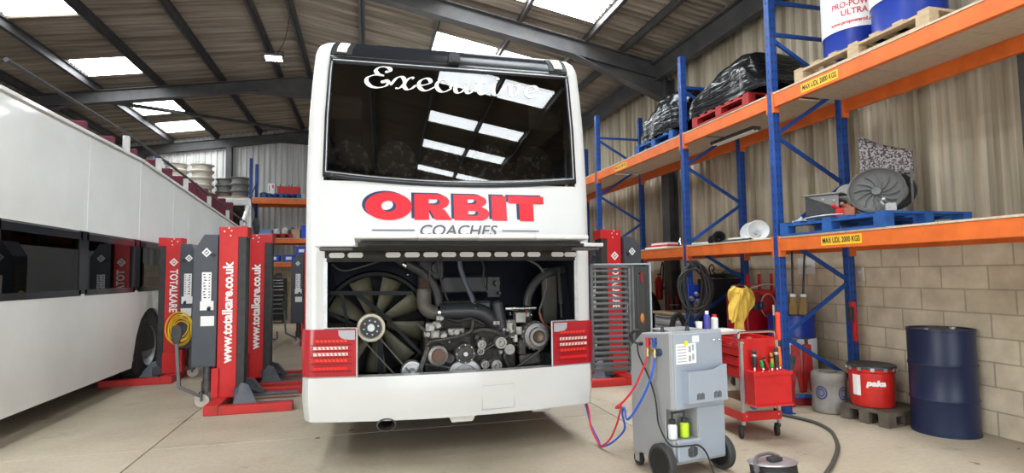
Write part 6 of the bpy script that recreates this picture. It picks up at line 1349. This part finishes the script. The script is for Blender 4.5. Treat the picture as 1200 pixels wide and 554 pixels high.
for a in (-88, -10):
    g = MB(); Rk = .1915
    for r0, r1 in ((.055, .07), (.03, .042)):
        n = 26; vs = [(Rk*cos(radians(a)+r*cos(2*pi*i/n)/Rk), Rk*sin(radians(a)+r*cos(2*pi*i/n)/Rk), .22+r*sin(2*pi*i/n)) for r in (r0, r1) for i in range(n)]; g.add(vs, [(i, (i+1) % n, n+(i+1) % n, n+i) for i in range(n)])
    kgm = g.build('round_mark', mat('mark_navy', rgb(40, 60, 130), .5), kg); kgm.rotation_euler = (0, 0, radians(-72))
t = pallet('low_wood_pallet', 'dirty wooden pallet under the red pail on the floor at the right', (5.20, 4.82, 0), radians(10), mat('dirty_wood', (.08, .065, .05), .8, col2=(.16, .13, .10), scale=6), L=.62, W=.5)
pd = thing('steel_pail', 'red steel pail with white lettering on the low wooden pallet', 'pail', (5.14, 4.88, .146), radians(-44)); pd.scale = (1.15, 1.15, 1.15)
g = MB(); g.lathe([(.165, 0), (.172, .005), (.178, .05), (.183, .30), (.189, .305), (.183, .31), (.186, .345)], 36); g.build('shell', mat('pail_red', rgb(206, 44, 36), .35, col2=rgb(186, 34, 30), scale=4), pd)
g = MB(); g.lathe([(.186, .335), (.198, .34), (.198, .36), (.186, .366), (.17, .36), (.001, .36)], 36); g.build('lid', M['dark_steel'], pd)
for k in range(12):
    a = 2*pi*k/12; g = MB(); g.cbox((.194*cos(a), .194*sin(a), .335), (.014, .03, .03), rz=a); g.build('lid_tab', M['galv'], pd)
g = MB(); Rp = .1845; n = 8; g.add([(Rp*sin(-.95+.42*i/n), -Rp*cos(-.95+.42*i/n), z) for z in (.10, .28) for i in range(n+1)], [(i, i+1, n+2+i, n+1+i) for i in range(n)]); g.build('data_label', M['sticker_white'], pd)
v, f = text_geo('paka', .095, .006, .2); x0 = min(p[0] for p in v); x1 = max(p[0] for p in v); k = .16/(x1-x0)
g = MB(); g.add([(Rp*1.005*sin((p[0]-(x0+x1)/2)*k/Rp+.14), -Rp*1.005*cos((p[0]-(x0+x1)/2)*k/Rp+.14), .215+p[1]*.7) for p in v], f); g.build('lettering', M['sticker_white'], pd)
drum('dark_drum', 'dark navy drum by the wall at the right edge beyond the pail', (5.37, 4.30, 0), 0, mat('navy_drum', (.012, .02, .06), .4), None, (), h=.98, r=.27)
t = thing('tyre_gauge', 'red and black handheld inflator hung on the rear rack post', 'inflator', (5.31, 5.24, .80))
g = MB(); g.cbox((0, 0, .28), (.06, .05, .22)); g.cbox((.02, 0, .06), (.045, .04, .22)); g.build('red_body', M['red_paint'], t, bevel=.01); g = MB(); g.cbox((-.05, -.02, .26), (.05, .05, .16)); g.cyl((0, 0, .38), (-.01, 0, .43), .012, n=8); g.build('black_body', M['black_plastic'], t, bevel=.01)
g = MB(); g.bar((0, 0, .40), (.06, .06, .43), .012, .012); g.build('hook', M['galv'], t)
# hoses on the floor and the cable reel
g = MB(); g.tube(smooth_pts([(4.05, 5.75, .018), (4.25, 5.38, .018), (4.36, 5.1, .018), (4.40, 4.86, .018), (4.33, 4.62, .018), (4.20, 4.42, .018), (3.96, 4.14, .018), (3.62, 3.84, .018), (3.2, 3.5, .018), (2.9, 3.1, .018)], 6), .017, 8); tag(g.build('air_hose', mat('hose_dark', (.075, .07, .06), .6)), 'dark hose curving over the floor past the red trolley', 'hose')
rl_ = thing('cable_reel', 'cable reel with silver rim and black cable lying on the floor by the service machine', 'reel', (2.95, 3.70, 0), radians(10)); rl_.scale = (1.15, 1.15, 1.0)
Mt = Matrix.Translation((0, 0, .085)) @ Matrix.Rotation(radians(-8), 4, 'X')
g = MB(); g.lathe([(.02, .045), (.10, .055), (.15, .05), (.155, .045), (.15, .038)], 36, Mt); g.build('flange', M['galv'], rl_)
g = MB(); g.lathe([(.02, -.055), (.15, -.055), (.155, -.05), (.15, -.045)], 36, Mt); g.build('flange', M['black_plastic'], rl_)
g = MB()
for k in range(7): g.tube([Mt @ Vector((.135*cos(2*pi*q/30), .135*sin(2*pi*q/30), -.04+.0125*k)) for q in range(30)], .009, 6, closed=True)
g.build('wound_cable', M['cable_black'], rl_)
g = MB(); g.tube(smooth_pts([Mt @ Vector(p) for p in ((-.17, -.02, .03), (-.10, .03, .085), (.03, .04, .09), (.07, .0, .07))], 5), .012, 8); g.cyl((-.17, -.02, 0), (-.17, -.02, .12), .014, n=10); g.cyl((-.17, -.02, .10), (-.17, -.02, .135), .02, n=10); g.build('carry_frame', mat('frame_dark_grey', (.12, .12, .125), .45), rl_)
g = MB(); g.cbox(Mt @ Vector((0, -.02, .068)), (.09, .06, .03)); g.build('socket_hub', M['black_plastic'], rl_, bevel=.008)
# ---------------- repeats share a group ----------------
GRP = {'column_lift': 'mobile column lifts', 'storage_bin': 'blue storage bins on the end racking', 'hand_tool': 'hand tools in the red pocket', 'funnel': 'funnels on the lower deck', 'broom': 'brooms on the drum', 'axle_stand': 'red axle stands', 'oil_drum': 'oil drums on the top deck', 'wrapped_load': 'film-wrapped loads', 'vehicle_part': 'vehicle parts on the blue pallet', 'service_hose': 'service hoses', 'pallet': 'pallets on the racking', 'trolley_tool': 'loose tools on the red trolley', 'machine_part': 'machine parts on the end racking', 'tube': 'tubes on the lower deck', 'wall_notice': 'paper notices on the wall'}
for o in bpy.data.objects:
    if o.parent is None and 'label' in o and 'group' not in o:
        k = o.name.split('.')[0]
        if k in GRP: o['group'] = GRP[k]
